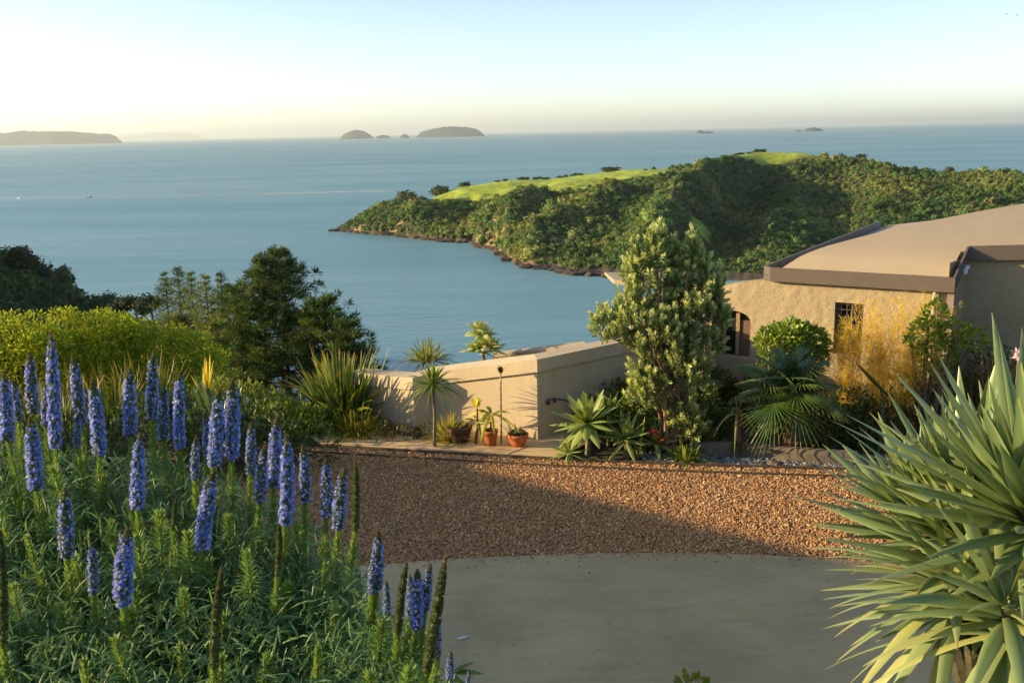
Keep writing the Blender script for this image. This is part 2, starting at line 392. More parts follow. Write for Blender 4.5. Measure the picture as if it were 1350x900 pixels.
KB2 = offset_line(KERB, .26)
mb = MB(); strip(mb, KERB, .03, -.02, .045, (.12, .09, .06)); strip(mb, KB2, .03, -.02, .07, (.12, .09, .06))
tag(mb.build('edging', M_BARK), 'dark double timber edging strip running between the gravel and the planting beds', 'edging')
PB = KB2[(KB2[:, 0] > -3.35) & (KB2[:, 0] < .95)] ; PB = offset_line(PB, .03)
mb = MB(); pth = list(map(tuple, PB)) + [(1.2, 15.2), (1.1, 15.75), (.3, 15.9), (-1.6, 16.5), (-2.4, 16.1), (-3.5, 15.95)]
flat(mb, pth, .075)
n = len(PB); mb.add(np.concatenate([np.c_[PB, np.full(n, .075)], np.c_[PB, np.full(n, -.03)]]), [[q, q + 1, n + q + 1, n + q] for q in range(n - 1)])
a, b_ = gr(654, 604, .079), gr(697, 588, .079)
tag(mb.build('path', M_PATH), kind='structure')
mb = MB(); d_ = nrm(b_ - a); s_ = np.array([d_[1], -d_[0], 0]) * .011
mb.add([a - s_, a + s_, b_ + s_, b_ - s_], [[0, 1, 2, 3]], None, (.13, .10, .07)); tag(mb.build('path_joint', M_SOIL), kind='structure')

# loose stones
OCT = np.array([[1, 0, 0], [-1, 0, 0], [0, 1, 0], [0, -1, 0], [0, 0, 1], [0, 0, -1.]])
OT = np.array([[0, 2, 4], [2, 1, 4], [1, 3, 4], [3, 0, 4], [2, 0, 5], [1, 2, 5], [3, 1, 5], [0, 3, 5]])
CUB = np.array([[a, b, c] for a in (-.62, .62) for b in (-.62, .62) for c in (-.62, .62)], float)
CT = np.array([[0, 1, 3], [0, 3, 2], [4, 6, 7], [4, 7, 5], [0, 4, 5], [0, 5, 1], [2, 3, 7], [2, 7, 6], [0, 2, 6], [0, 6, 4], [1, 5, 7], [1, 7, 3]])
def stones(pts, size, pal, z0, name, label=None):
    n = len(pts); pal = np.array(pal)
    cols = pal[rng.integers(0, len(pal), n)] * U(.75, 1.25, (n, 1))
    mb = MB(); half = n // 2
    for base, tri, sl in ((OCT, OT, slice(0, half)), (CUB, CT, slice(half, n))):
        P = np.asarray(pts)[sl]; q = len(P)
        sc = size * np.exp(rng.normal(0, .28, (q, 1))) * np.stack([U(.8, 1.3, q), U(.7, 1.1, q), U(.45, .8, q)], 1)
        V = base[None] * (1 + rng.normal(0, .16, (q, len(base), 1))) * sc[:, None]
        A, _ = np.linalg.qr(rng.normal(size=(q, 3, 3)) + 1.6 * np.eye(3)); V = np.einsum('nij,nkj->nki', A, V)
        V = V + np.c_[P, z0 + U(0, size * .8, q)][:, None]
        mb.add(V.reshape(-1, 3), None, (tri[None] + (np.arange(q) * len(base))[:, None, None]).reshape(-1, 3), np.repeat(cols[sl], len(base), 0))
    return tag(mb.build(name, M_STONE), kind='stuff')
def in_poly(P, poly):
    x, y = P[:, 0], P[:, 1]; r = np.zeros(len(P), bool); q = np.asarray(poly)
    for a, b in zip(q, np.roll(q, -1, 0)):
        c = ((a[1] > y) != (b[1] > y)); r ^= c & (x < (b[0] - a[0]) * (y - a[1]) / (b[1] - a[1] + 1e-12) + a[0])
    return r
pts = np.c_[U(-4.8, 6.6, 165000), U(9.6, 15.9, 165000)]
gp = np.concatenate([KERB - [0, .03], (ARCF + [0, .02])[::-1]])
pts = pts[in_poly(pts, gp)]
GP = np.array([1.56, 1.5, 1.2]) * (.35 * np.array([.31, .185, .095]) + .65 * np.array([(.36, .195, .10), (.30, .15, .075), (.40, .24, .13), (.22, .11, .06), (.44, .30, .18), (.17, .105, .065), (.33, .18, .09), (.27, .16, .09), (.46, .37, .27), (.25, .165, .10)]))
stray = np.c_[U(-3, 6.5, 420), np.zeros(420)]; stray[:, 1] = np.interp(stray[:, 0], ARCF[:, 0], ARCF[:, 1]) - rng.exponential(.10, 420)
stones(pts, .0132, GP, .012, 'gravel'); stones(stray, .0115, GP, .032, 'stray_gravel')
pts = np.c_[U(-5, 8, 6000), np.zeros(6000)]; pts[:, 1] = np.interp(pts[:, 0], KERB[:, 0], KERB[:, 1]) + U(.03, .23, 6000)
stones(pts, .017, GP, .02, 'gravel_strip')
pts = np.c_[U(2.0, 7.2, 5000), np.zeros(5000)]; pts[:, 1] = np.interp(pts[:, 0], KB2[:, 0], KB2[:, 1]) + U(.05, .75, 5000)
stones(pts, .028, [(.28, .30, .29), (.18, .20, .20), (.36, .37, .34), (.10, .11, .11), (.22, .20, .18)], .0, 'white_pebbles')

# headland ---------------------------------------------------------------------------------
SH = [(447, 304.5), (470, 307.5), (520, 311), (576, 318), (622, 319.5), (632, 325), (653, 330), (672, 345), (690, 351), (725, 355), (761, 360), (799, 363), (985, 371), (1350, 391), (1700, 402)]
HS = np.array([gr(a, b, SEA) for a, b in SH]); HU = HS[:, 0] / HS[:, 1]; HD = np.hypot(HS[:, 0], HS[:, 1])
def pxu(px): return np.interp(px, [0, 447, 675, 985, 1350, 1700], [ray(q, 260)[0] / ray(q, 260)[1] for q in (0, 447, 675, 985, 1350, 1700)])
def upx(u):
    q = np.array([0, 447, 675, 985, 1350, 1700, 2100]); return np.interp(u, [ray(v, 260)[0] / ray(v, 260)[1] for v in q], q)
SKY = [(447, 301, 862), (460, 294, 872), (482, 279, 890), (503, 268, 900), (534, 262, 915), (566, 263, 935), (604, 247, 955), (674, 237.5, 960), (726, 236, 960), (778, 229.5, 950), (830, 223.5, 945), (876, 223, 930),
       (920, 219, 940), (944, 214, 960), (969, 205, 975), (1001, 200.5, 985), (1058, 202, 985), (1093, 209.5, 965), (1136, 212, 945), (1193, 222, 915), (1243, 229, 895), (1307, 227, 880), (1350, 231, 870), (1450, 231, 840), (1700, 235, 800)]
RU = np.array([ray(a, b)[0] / ray(a, b)[1] for a, b, c in SKY]); RD = np.array([c for a, b, c in SKY], float)
RZ = np.array([at(a, b, c / math.hypot(1, u))[2] for (a, b, c), u in zip(SKY, RU)])
def headland(u, t):
    px = upx(u)
    d0 = np.interp(u, HU, HD) + (fbm(u * 160, u * 0 + 2.3) - .5) * 16
    d1 = np.maximum(np.interp(u, RU, RD), d0 + 12); zr = np.interp(u, RU, RZ); h = zr - SEA
    tc = np.clip(t, 0, 1)
    left = np.interp(tc, [0, .04, .12, .35, .6, .74, 1], [0, .07, .2, .5, .74, .85, 1])
    right = np.interp(tc, [0, .05, .2, .5, .8, 1], [0, .04, .10, .25, .60, 1])
    bluff = np.interp(tc, [0, .03, .10, .35, .6, .74, 1], [0, .16, .36, .62, .78, .86, 1]); kb = 1 - sst(590, 660, px); left = left * (1 - kb) + bluff * kb
    k = sst(840, 960, px - 60 * tc)
    pr = left * (1 - k) + right * k
    z = SEA + h * pr
    bell = 4 * tc * (1 - tc)
    for c0, c1, w, A in ((690, 880, 30, 20), (628, 745, 22, 13), (540, 572, 20, 9), (840, 968, 30, 24), (592, 650, 22, -9), (722, 830, 16, -9), (930, 1035, 34, -12), (655, 800, 12, -4), (1020, 1060, 40, 6), (1180, 1150, 50, 6), (1100, 1120, 30, -5)):
        z = z + A * np.exp(-((px - (c0 + (c1 - c0) * tc)) / w) ** 2) * np.minimum(bell, .8) * (.5 + .5 * sst(0, .25, tc)) * (1 - (px < 900) * sst(.55, .74, tc))
    d = d0 + (d1 - d0) * t
    s = d / np.hypot(1, u); x, y = u * s, s
    z = z + (fbm(x / 45, y / 45) - .5) * 14 * np.minimum(bell, .7) + (fbm(x / 12 + 9, y / 12) - .5) * 2.5 * sst(0, .1, tc) * (1 - .7 * sst(.75, .9, tc))
    z = np.where(t < 0, SEA + t * 40, np.maximum(z, SEA + np.minimum(tc * 60, 2.5)))
    back = np.clip(t - 1, 0, 2); z = np.where(t > 1, z - h * 1.2 * (back / .5) ** 1.3, z)
    return x, y, np.maximum(z, SEA - 12)
uu = np.linspace(HU[0] - .002, pxu(1690), 420); tt = np.concatenate([[-.12, -.03], np.linspace(0, 1, 110), np.linspace(1.02, 1.7, 18)])
UU, TT = np.meshgrid(uu, tt, indexing='ij')
X, Y, Z = headland(UU, TT); PXX = upx(UU)
def grass_mask(px, t):
    a = sst(560, 572, px) * (1 - sst(872, 885, px)) * sst(0, .05, t - np.interp(px + 16 * (fbm(px / 9., t * 14) - .5), [560, 600, 680, 726, 778, 800, 835, 880], [.68, .60, .63, .66, .68, .73, .80, .80]))
    b = sst(940, 952, px) * (1 - sst(1058, 1085, px)) * sst(0, .05, t - np.interp(px, [944, 969, 1001, 1058], [.93, .90, .88, .95]))
    c = np.clip(1.25 - np.hypot((px - 928) / 16, (t - .33) / .035), 0, 1) ** .5
    d = .7 * np.clip(1.2 - np.hypot((px - 800) / 60, (t - .62) / .05), 0, 1)
    return np.clip(a + b + c * (c > .3) + d * (d > .3), 0, 1)
GM = grass_mask(PXX, TT)
hh = Z - SEA
c_soil, c_rock, c_gr = np.array([.05, .055, .022]), np.array([.085, .065, .045]), np.array([.30, .385, .042])
nn = fbm(X / 10, Y / 10)[..., None]
rk = (1 - sst(1.0, 3.6, hh + (nn[..., 0] - .5) * 5))[..., None]
cliff = ((nn[..., 0] > .60) & (hh < 17) & (((PXX > 625) & (PXX < 800)) | (PXX < 545)))[..., None] * .8
CC = c_soil * (.7 + .6 * nn)
CC = CC * (1 - cliff) + np.array([.30, .205, .10]) * cliff
CC = CC * (1 - rk) + (c_rock * (.5 + nn)) * rk
gk = GM[..., None]; CC = CC * (1 - gk) + (c_gr * (.55 + .9 * fbm(X / 9 + 3, Y / 22)[..., None]) * (1 - .35 * (fbm(X / 3 + 7, Y / 3)[..., None] > .62))) * gk
ni, nj = X.shape; i, j = np.meshgrid(np.arange(ni - 1), np.arange(nj - 1), indexing='ij'); b = i * nj + j
mb = MB().add(np.stack([X, Y, Z], -1), np.stack([b, b + nj, b + nj + 1, b + 1], -1).reshape(-1, 4), None, CC.reshape(-1, 3))
tag(mb.build('headland', col_mat('headland_soil', .95, .3, .3, .4), None, True), kind='structure')
mb = MB()                                        # rocks along the waterline
for q in range(420):
    px = U(440, 830) if q % 3 else rng.choice([448, 455, 632, 645, 660, 690, 720, 745, 780]) + U(-12, 12)
    u = pxu(px); x, y, z = headland(np.array([u]), np.array([U(-.02, .02)])); s = U(.8, 3.2)
    lump(mb, (x[0], y[0], SEA + U(-.3, .9)), (s * U(1, 1.9), s, s * U(.35, .8)), np.array([.085, .065, .048]) * U(.5, 1.35), .2, False)
tag(mb.build('shore_rocks', M_STONE), kind='structure')

def bush_bases(nv, nl, size):
    out = []
    for v in range(nv):
        D = rdir(nl, .45); P = D * U(.62, 1.05, (nl, 1)) * (1 + .25 * np.sin(D[:, :1] * 5 + v) * np.cos(D[:, 1:2] * 4 + v)); P[:, 2] *= .85
        n_ = nrm(D + rng.normal(0, .45, (nl, 3))); T = nrm(np.cross(n_, rng.normal(size=(nl, 3)))); S = np.cross(n_, T); s = size * U(.7, 1.3, (nl, 1))
        V = np.stack([P - T * s, P - S * s * .8, P + T * s, P + S * s * .8], 1).reshape(-1, 3)
        out.append((V, np.repeat(U(.72, 1.3, nl), 4)))
    return out
def scatter_bushes(mb, pos, rad, cols, bases, zs=None):
    which = rng.integers(0, len(bases), len(pos))
    for v, (V, k) in enumerate(bases):
        I = np.where(which == v)[0]
        if not len(I): continue
        a = U(0, 2 * PI, len(I)); ca, sa = np.cos(a), np.sin(a)
        W = np.stack([V[None, :, 0] * ca[:, None] - V[None, :, 1] * sa[:, None], V[None, :, 0] * sa[:, None] + V[None, :, 1] * ca[:, None], np.broadcast_to(V[None, :, 2], (len(I), len(V)))], -1)
        R = np.asarray(rad)[I]; R = R[:, None, None] * np.ones(3) if R.ndim == 1 else R[:, None, :]
        W = W * R + np.asarray(pos)[I][:, None]
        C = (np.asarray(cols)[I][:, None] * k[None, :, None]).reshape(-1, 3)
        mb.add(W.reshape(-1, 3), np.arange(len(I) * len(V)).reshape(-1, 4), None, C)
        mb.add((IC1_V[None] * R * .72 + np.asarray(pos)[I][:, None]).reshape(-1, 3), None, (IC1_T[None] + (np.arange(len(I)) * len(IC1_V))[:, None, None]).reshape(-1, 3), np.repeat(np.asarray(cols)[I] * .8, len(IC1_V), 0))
BB = bush_bases(8, 60, .19)
n = 62000
u = U(HU[0], pxu(1620), n); t = U(.015, 1.06, n); px = upx(u)
x, y, z = headland(u, t)
area = np.interp(u, RU, RD) - np.interp(u, HU, HD)
gm = grass_mask(px, t)
nn = fbm(x / 18, y / 18); nn0 = fbm(x / 10, y / 10)
keep = (U(0, 1, n) < area / 330) & (gm < .25) & (z - SEA > 1.6 + (nn - .4) * 3) & ~((nn0 > .60) & (z - SEA < 17) & (((px > 625) & (px < 800)) | (px < 545)) & (U(0, 1, n) < .7)) & (U(0, 1, n) < np.where(px > 880, .62, 1))
keep &= ~((nn > .60) & (px < 900) & (t > .3) & (U(0, 1, n) < .5))
x, y, z, px, t, nn = [q[keep] for q in (x, y, z, px, t, nn)]; n = len(x)
r = U(.7, 1.8, n) * np.where(rng.random(n) < .10, 1.8, 1) * np.where(px > 900, 1.05, 1)
pal = np.array([(.045, .085, .022), (.066, .108, .028), (.092, .125, .036), (.036, .070, .022), (.108, .125, .038), (.070, .082, .032), (.052, .092, .032)])
big = fbm(x / 38 + 4, y / 38); ci = np.clip(((big - .3) / .4 * 7 + rng.normal(0, 1.6, n)).astype(int), 0, 6)
pal = pal[[3, 0, 6, 5, 1, 2, 4]]
c = pal[ci] * U(.75, 1.3, (n, 1))
c *= np.where(px < 900, 1.5, 1.32)[:, None]  # sunlit left slope brightened more than the shaded right, light put into colour
tall = rng.random(n) < .07; r[tall] *= U(1.5, 2.3, tall.sum()); c[tall] *= U(.6, 1.15, (tall.sum(), 1))
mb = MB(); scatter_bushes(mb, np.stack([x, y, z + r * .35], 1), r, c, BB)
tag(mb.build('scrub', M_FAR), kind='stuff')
print('scrub bushes', n)

# islands on the horizon
def island(prof, Y, depth, col):
    P = np.array([at(a, b, Y) for a, b in prof]); base = np.array([P[:, 0], P[:, 1]]).T
    n = len(P); mb = MB(); K = 9; f = np.linspace(-1, 1, K)
    hgt = np.maximum(P[:, 2] - SEA, 1); q = np.sqrt(np.clip(1 - f ** 2, 0, 1))
    V = np.stack([np.broadcast_to(P[:, None, 0], (n, K)), Y + f[None] * depth * (.3 + .7 * hgt / hgt.max())[:, None], SEA - 1 + hgt[:, None] * q[None] * (1 + (f != 0) * rng.normal(0, .06, (n, K)))], -1)
    i, j = np.meshgrid(np.arange(n - 1), np.arange(K - 1), indexing='ij'); b = i * K + j
    mb.add(V, np.stack([b, b + K, b + K + 1, b + 1], -1).reshape(-1, 4), None, col)
    tag(mb.build('island', M_FARLAND, None, True), kind='structure')
M_FARLAND = col_mat('far_land', .95, .3, .002)
def rough(prof, n, a):
    P = np.array(prof, float); x = np.linspace(P[0, 0], P[-1, 0], n); y = np.interp(x, P[:, 0], P[:, 1])
    y[1:-1] -= np.abs(rng.normal(0, a, n - 2)); return list(zip(x, y))
cG = (.034, .060, .052)
island(rough([(-120, 172), (-60, 176), (0, 177.5), (40, 175.5), (85, 174.5), (120, 177.5), (138, 178.5), (153, 187)], 220, 1.3), 24000, 1200, cG)
island([(450, 180.6), (455, 176), (463, 172.5), (471, 171), (480, 173), (487, 177), (491, 180.4)], 21000, 300, cG)
island([(497, 180), (503, 177.8), (510, 178.5), (514, 180)], 21000, 150, cG); island([(528, 179.6), (533, 176.3), (539, 179.4)], 21000, 150, cG)
island(rough([(550, 179), (556, 174), (570, 170.5), (585, 168), (600, 167), (616, 168), (628, 170.5), (634, 174), (638, 177.4)], 40, .3), 21000, 500, cG)
island([(918, 175), (921, 171.6), (925, 172), (929, 174), (934, 173), (938, 173.2), (941, 174.6)], 15000, 120, cG)
island([(1048, 173), (1052, 171.3), (1056, 172.8)], 15000, 60, cG); island([(1060, 173.4), (1064, 169.5), (1072, 168), (1080, 169.3), (1086, 173)], 15000, 120, cG)
island([(157, 180.5), (175, 177), (195, 175.4), (220, 174.4), (240, 174), (255, 177), (262, 179)], 85000, 1500, cG)
island([(-300, 184), (-120, 170), (-20, 181)], 70000, 1500, cG)

# ================================================================== FAR THINGS
BB2 = bush_bases(6, 230, .115)
n = 5200
x, y = U(-215, -24, n), U(95, 330, n); z = terr(x, y)
keep = (z > SEA + 4) & (x / y < -.30) & (U(0, 1, n) < .42)
x, y, z = x[keep], y[keep], z[keep]; n = len(x); r = U(1.6, 3.6, n) * np.where(rng.random(n) < .12, 1.6, 1)
pal2 = np.array([(.030, .062, .022), (.050, .085, .026), (.034, .055, .026), (.066, .092, .032), (.040, .075, .036)])
mb = MB(); scatter_bushes(mb, np.stack([x, y, z + r * .5], 1), r, pal2[rng.integers(0, 5, n)] * U(.8, 1.25, (n, 1)), BB2)
tag(mb.build('hill_forest', M_FAR), kind='stuff'); print('hill forest', n)
n = 2600
x, y = U(-95, 75, n), np.exp(U(math.log(21), math.log(200), n)); z = terr(x, y)
keep = (z < -1.2) & (z > SEA + 2) & (U(0, 1, n) < .6)
x, y, z = x[keep], y[keep], z[keep]; n = len(x); r = U(.6, 1.5, n) * np.clip(y / 45, .35, 1.6)
mb = MB(); scatter_bushes(mb, np.stack([x, y, z + r * .2], 1), r, pal2[rng.integers(0, 5, n)] * U(.9, 1.5, (n, 1)), BB2)
tag(mb.build('hillside_scrub', M_FAR), kind='stuff')

def far_tree(name, label, px, py, Y, r, h, col, cat='tree', group=None, squash=(1, 1, .9), z0=None, bases=BB2, trunk=True, nl=3):
    top = at(px, py, Y); zb = top[2] - h
    t = thing(name, label, cat, (top[0], top[1], zb), group)
    if trunk:
        mb = MB(); tube(mb, [(top[0], Y, zb - 2), (top[0] + .1 * r, Y, zb + h * .4), (top[0], Y, top[2] - r * .5)], [r * .09, r * .07, r * .03], 6, (.10, .075, .05)); mb.build('trunk', M_BARK, t)
    mb = MB(); pos, rr = [], []
    for q in range(nl):
        o = rdir(1)[0] * r * (.45 if nl > 1 else 0); o[2] *= .6
        k = r * (U(.55, .8) if nl > 1 else 1); pos.append([top[0] + o[0], Y + o[1], top[2] - r * squash[2] * .9 + o[2]]); rr.append([k * squash[0], k * squash[1], k * squash[2]])
    scatter_bushes(mb, np.array(pos), np.array(rr), np.array([col] * nl) * U(.85, 1.15, (nl, 1)), bases)
    mb.build('crown', M_FAR, t); return t
for a in (('broad flat-topped dark tree on the highest skyline of the left hill', 20, 324, 210, 4.2, 9, (.05, .06, .026), (1.2, 1, .7), 5),
          ('bluish round tree lower down the skyline of the left hill', 60, 343, 205, 2.4, 6, (.034, .058, .032), (1, 1, 1), 3),
          ('pale green bushy tree standing proud on the slope of the left hill', 80, 344, 200, 2.6, 7, (.075, .085, .04), (1, 1, 1.2), 4),
          ('thin spindly tree sticking up alone from the left hill', 97, 357, 195, .75, 6, (.05, .06, .03), (.7, .7, 2.4), 2),
          ('small rounded tree at the foot of the left hill above the bay', 134, 383, 170, 2.6, 6, (.045, .07, .03), (1.1, 1, .9), 3)):
    far_tree('hill_tree', a[0], a[1], a[2], a[3], a[4], a[5], a[6], 'tree', 'trees on the left hill', a[7], nl=a[8])
for a in (('dark round tree leftmost in the low row between hill and pines', 159, 389, 140, 2.0), ('dark tree with two humps in the low row before the water', 175, 386, 142, 2.1),
          ('dark open-crowned tree in the low row beside the narrow pines', 196, 388, 138, 2.3)):
    far_tree('low_tree', a[0], a[1], a[2], a[3], a[4], 5, (.028, .046, .024), 'tree', 'low dark trees by the bay', (1.1, 1, .9), nl=4)
BT = bush_bases(4, 120, .17)
for a in (('dark leaning tree on the seaward point of the headland', 537, 247, 916, 9, (.05, .07, .026), (1.1, 1, 1.15), 3),
          ('large dark tree at the seaward end of the headland pasture', 580, 243, 945, 8.5, (.045, .065, .024), (1.3, 1, 1.0), 4),
          ('small dark domed tree alone on the headland skyline by the pasture', 613, 239, 958, 5, (.04, .06, .024), (1.4, 1, 1.05), 2),
          ('orange-leaved tree glowing low on the headland slope', 820, 292, 700, 6.2, (.30, .14, .03), (1.5, 1, .65), 3),
          ('rust coloured small tree beside the orange one on the headland', 862, 281, 730, 3.4, (.21, .12, .035), (1, 1, 1.2), 2),
          ('dark bush on the rim of the upper pasture', 1000, 195.5, 984, 5, (.035, .055, .02), (2.2, 1, .75), 3),
          ('upright dark tree left of a pair in the small upper paddock', 851, 222, 920, 2.9, (.035, .055, .02), (.9, 1, 1.4), 1),
          ('upright dark tree right of a pair in the small upper paddock', 862, 219, 925, 2.9, (.035, .055, .02), (.9, 1, 1.4), 1),
          ('dark shrub mass breaking the pasture edge mid headland', 806, 220, 948, 6, (.045, .055, .025), (2.4, 1, .6), 4),
          ('round dark tree on the skyline right of the hilltop', 1134, 203, 948, 5, (.04, .06, .022), (1.7, 1, .8), 3),
          ('round pale tree standing above the right ridge of the headland', 1252, 219, 900, 4.5, (.07, .085, .03), (1.2, 1, .9), 3),
          ('tall pale green tree lit by the sun above the clearing', 936, 256, 760, 3.6, (.11, .125, .04), (.8, 1, 2.0), 2)):
    far_tree('headland_tree', a[0], a[1], a[2], a[3], a[4], a[4] * 1.6, a[5], 'tree', 'trees standing out on the headland', a[6], bases=BT, nl=a[7])
mb = MB(); P, R = [], []                        # hedge line of low shrubs along the pasture's skyline
for px in np.concatenate([np.arange(655, 770, 2.6), np.arange(948, 990, 3)]):
    if (fbm(px / 5., 1.) < .44): continue
    u = pxu(px); x, y, z = headland(np.array([u]), np.array([1.0])); P.append([x[0], y[0] + U(-4, 4), z[0] + U(.2, 1.2)]); R.append([U(1.5, 3.4), U(1.5, 3), U(.9, 2.2)])
scatter_bushes(mb, np.array(P), np.array(R), pal2[rng.integers(0, 5, len(P))] * U(.9, 1.5, (len(P), 1)), BB2); tag(mb.build('ridge_scrub', M_FAR), kind='stuff')

# boats, wake and birds
def boat(label, px, py, L, heading, cabin, col):
    c = gr(px, py, SEA); t = thing('motorboat', label, 'boat', c); t.rotation_euler = (0, 0, heading)
    mb = MB(); S = np.linspace(0, 1, 9); K = []
    for s in S:
        w = L * .17 * (1 - max(0, s - .45) ** 2 * 3.2); K.append([[(s - .5) * L, -w, L * (.12 + .05 * s)], [(s - .5) * L, -w * .6, -.1 * L * .4], [(s - .5) * L, w * .6, -.1 * L * .4], [(s - .5) * L, w, L * (.12 + .05 * s)]])
    mb.add(np.array(K).reshape(-1, 3), [[i * 4 + j, i * 4 + (j + 1) % 4, i * 4 + 4 + (j + 1) % 4, i * 4 + 4 + j] for i in range(8) for j in range(4)] + [[0, 1, 2, 3]], None, col)
    mb.build('hull', M_PLAST, t, world=False)
    if cabin:
        mb = MB(); hexa(mb, [(-L * .15, -L * .11, L * .13), (L * .2, -L * .11, L * .13), (L * .2, L * .11, L * .13), (-L * .15, L * .11, L * .13)], [(-L * .13, -L * .09, L * .3), (L * .08, -L * .09, L * .3), (L * .08, L * .09, L * .3), (-L * .13, L * .09, L * .3)], (.75, .75, .72)); mb.build('cabin', M_PLAST, t, world=False)
    return t
boat('small dark motorboat drawing a long white wake across the bay', 117, 260.5, 9, math.radians(172), True, (.12, .12, .13))
boat('tiny white launch at the left end of the wake', 26, 262, 8, math.radians(172), True, (.8, .8, .78))
c = gr(289, 183, SEA); t = thing('sailing_boat', 'tiny pale yacht far out near the hazy horizon', 'boat', c)
mb = MB(); hexa(mb, [(-9, -2, 0), (9, -2, 0), (9, 2, 0), (-9, 2, 0)], [(-11, -3, 4), (12, -1, 4), (12, 1, 4), (-11, 3, 4)], (.7, .7, .7)); mb.build('hull', M_PLAST, t, world=False)
mb = MB(); mb.add([(-10, 0, 6), (2, .4, 6), (2, .4, 46), (2, -.4, 6), (2, -.4, 46), (-10, -.3, 6)], None, [[0, 1, 2], [5, 4, 3]], (.7, .7, .68)); mb.build('sail', M_PLAST, t, world=False)
mb = MB(); a, b_ = gr(123, 261, SEA), gr(520, 252, SEA)
k = np.linspace(0, 1, 60)[:, None]; Pm = a * (1 - k) + b_ * k; w = 5 + 9 * k
V = np.concatenate([Pm + np.c_[0 * k, -w * (1 + rng.normal(0, .2, k.shape)), 0 * k + .25], Pm + np.c_[0 * k, w * (1 + rng.normal(0, .2, k.shape)), 0 * k + .25]])
M_FOAM, nt, p, out = new_mat('foam'); p.inputs['Roughness'].default_value = .8
tr = nt.nodes.new('ShaderNodeBsdfTransparent'); mx = nt.nodes.new('ShaderNodeMixShader'); nf = noise(nt, .06, 5, .7, wpos(nt)); p.inputs['Base Color'].default_value = (.62, .66, .66, 1)
nt.links.new(ramp(nt, nf.outputs[0], [(.36, (0, 0, 0)), (.62, (.8, .8, .8))]), mx.inputs[0]); nt.links.new(tr.outputs[0], mx.inputs[1]); nt.links.new(p.outputs[0], mx.inputs[2]); nt.links.new(mx.outputs[0], out.inputs[0])
mb.add(V, [[q, q + 1, 60 + q + 1, 60 + q] for q in range(59)]); tag(mb.build('boat_wake', M_FOAM), kind='stuff')
mb = MB(); a, b_ = gr(29, 262.3, SEA), gr(112, 261.5, SEA); Pm = a * (1 - k) + b_ * k
V = np.concatenate([Pm + np.c_[0 * k, -3.5 + 0 * k, 0 * k + .25], Pm + np.c_[0 * k, 3.5 + 0 * k, 0 * k + .25]]); mb.add(V, [[q, q + 1, 60 + q + 1, 60 + q] for q in range(59)]); tag(mb.build('boat_wake', M_FOAM), kind='stuff')
for px, py, lab in ((1327, 19, 'leftmost of two specks of gulls high in the sky'), (1341, 20.5, 'rightmost of two specks of gulls high in the sky')):
    c = at(px, py, 150); t = thing('seabird', lab, 'bird', c)
    mb = MB(); lump(mb, (0, 0, 0), (.16, .05, .05), (.2, .2, .2), 0, False); mb.build('body', M_PLAST, t, world=False)
    mb = MB()
    for s in (-1, 1): mb.add([(.06, 0, .02), (-.06, 0, .02), (-.02, s * .25, .09), (.05, s * .25, .09), (-.08, s * .5, .03)], [[0, 3, 2, 1]], [[3, 4, 2]], (.25, .25, .25))
    mb.build('wings', M_PLAST, t, world=False)

# pines
def pine(label, px, py, Y, R, hz, cols, nbr, low=.08, power=.75, group=None, need=30, name='pine_tree', lean=0.0, nl=.36, wh=1.35):
    top = at(px, py, Y); zb = float(terr(top[0], Y)) - .3; zt = top[2]; H = zt - zb
    t = thing(name, label, 'tree', (top[0], Y, zb), group)
    tx = lambda f: np.array([top[0] + lean * (f - 1), Y, zb + H * f])
    mb = MB(); fs = np.linspace(0, .97, 9); tube(mb, [tx(f) + np.r_[rng.normal(0, .06, 2), 0] for f in fs], np.interp(fs, [0, 1], [.03 * H * .6, .02]), 7, (.11, .08, .055))
    crown = MB(); z0 = (zt - hz - zb) / H
    nw = max(6, int(hz * wh)); per = max(3, nbr // nw)
    for q in range(nw * per):
        k_ = q // per; f = z0 + (1 - z0) * ((k_ + .4 + U(-.22, .22)) / nw) ** .9; g_ = (f - z0) / (1 - z0)
        a = q * 2 * PI / per + k_ * 1.1 + U(-.45, .45); l = R * ((1 - g_) ** power * .94 + .05) * U(.5, 1.15)
        if g_ < low: l *= .6
        el = U(-.1, .15) + .5 * g_
        d = np.array([math.cos(a) * math.cos(el), math.sin(a) * math.cos(el), math.sin(el)])
        k = np.linspace(0, 1, 5)[:, None]; P = tx(f) + d * l * k + np.array([0, 0, .18 * l]) * k ** 2.5 - np.array([0, 0, .1 * l]) * k
        tube(mb, P, np.linspace(.05, .012, 5) * (.6 + .2 * l), 4, (.10, .075, .05), False)
        m_ = max(3, int(l * 2.4))
        for w in np.linspace(.42, 1.0, m_):
            c = np.array([np.interp(w, k[:, 0], P[:, x_]) for x_ in range(3)]) + rng.normal(0, .16 * min(l, 2.5), 3) * [1, 1, .35]
            D = (rdir(need, .35) + d * .5) * [1, 1, .7]; cc = np.array(cols[rng.integers(0, len(cols))]) * U(.8, 1.25)
            s_ = U(.8, 1.25) * (.6 + .4 * min(1, l / 1.0))
            leaves(crown, c + D * .10 * min(1, .35 + l) * U(0, 1.6, (need, 1)), D, nl * U(.7, 1.35, need) * s_, nl * .15 * s_, cc * U(.75, 1.3, (need, 1)))
    crown.build('crown', M_PINE, t); mb.build('trunk', M_BARK, t); return t
dk = [(.026, .055, .018), (.038, .070, .020), (.054, .086, .024), (.085, .105, .03)]
ol = [(.12, .14, .034), (.085, .118, .03), (.15, .15, .042), (.06, .095, .026)]
pg = 'pines on the slope above the bay'
pine('big dark pine with the bushy left top of the broad clump', 345, 340, 60, 3.8, 8.0, dk, 84, .02, .8, pg, 34, lean=.6)
pine('big dark pine with the pointed right top of the broad clump', 368, 331, 61, 5.6, 9.0, dk, 130, .02, .85, pg, 34)
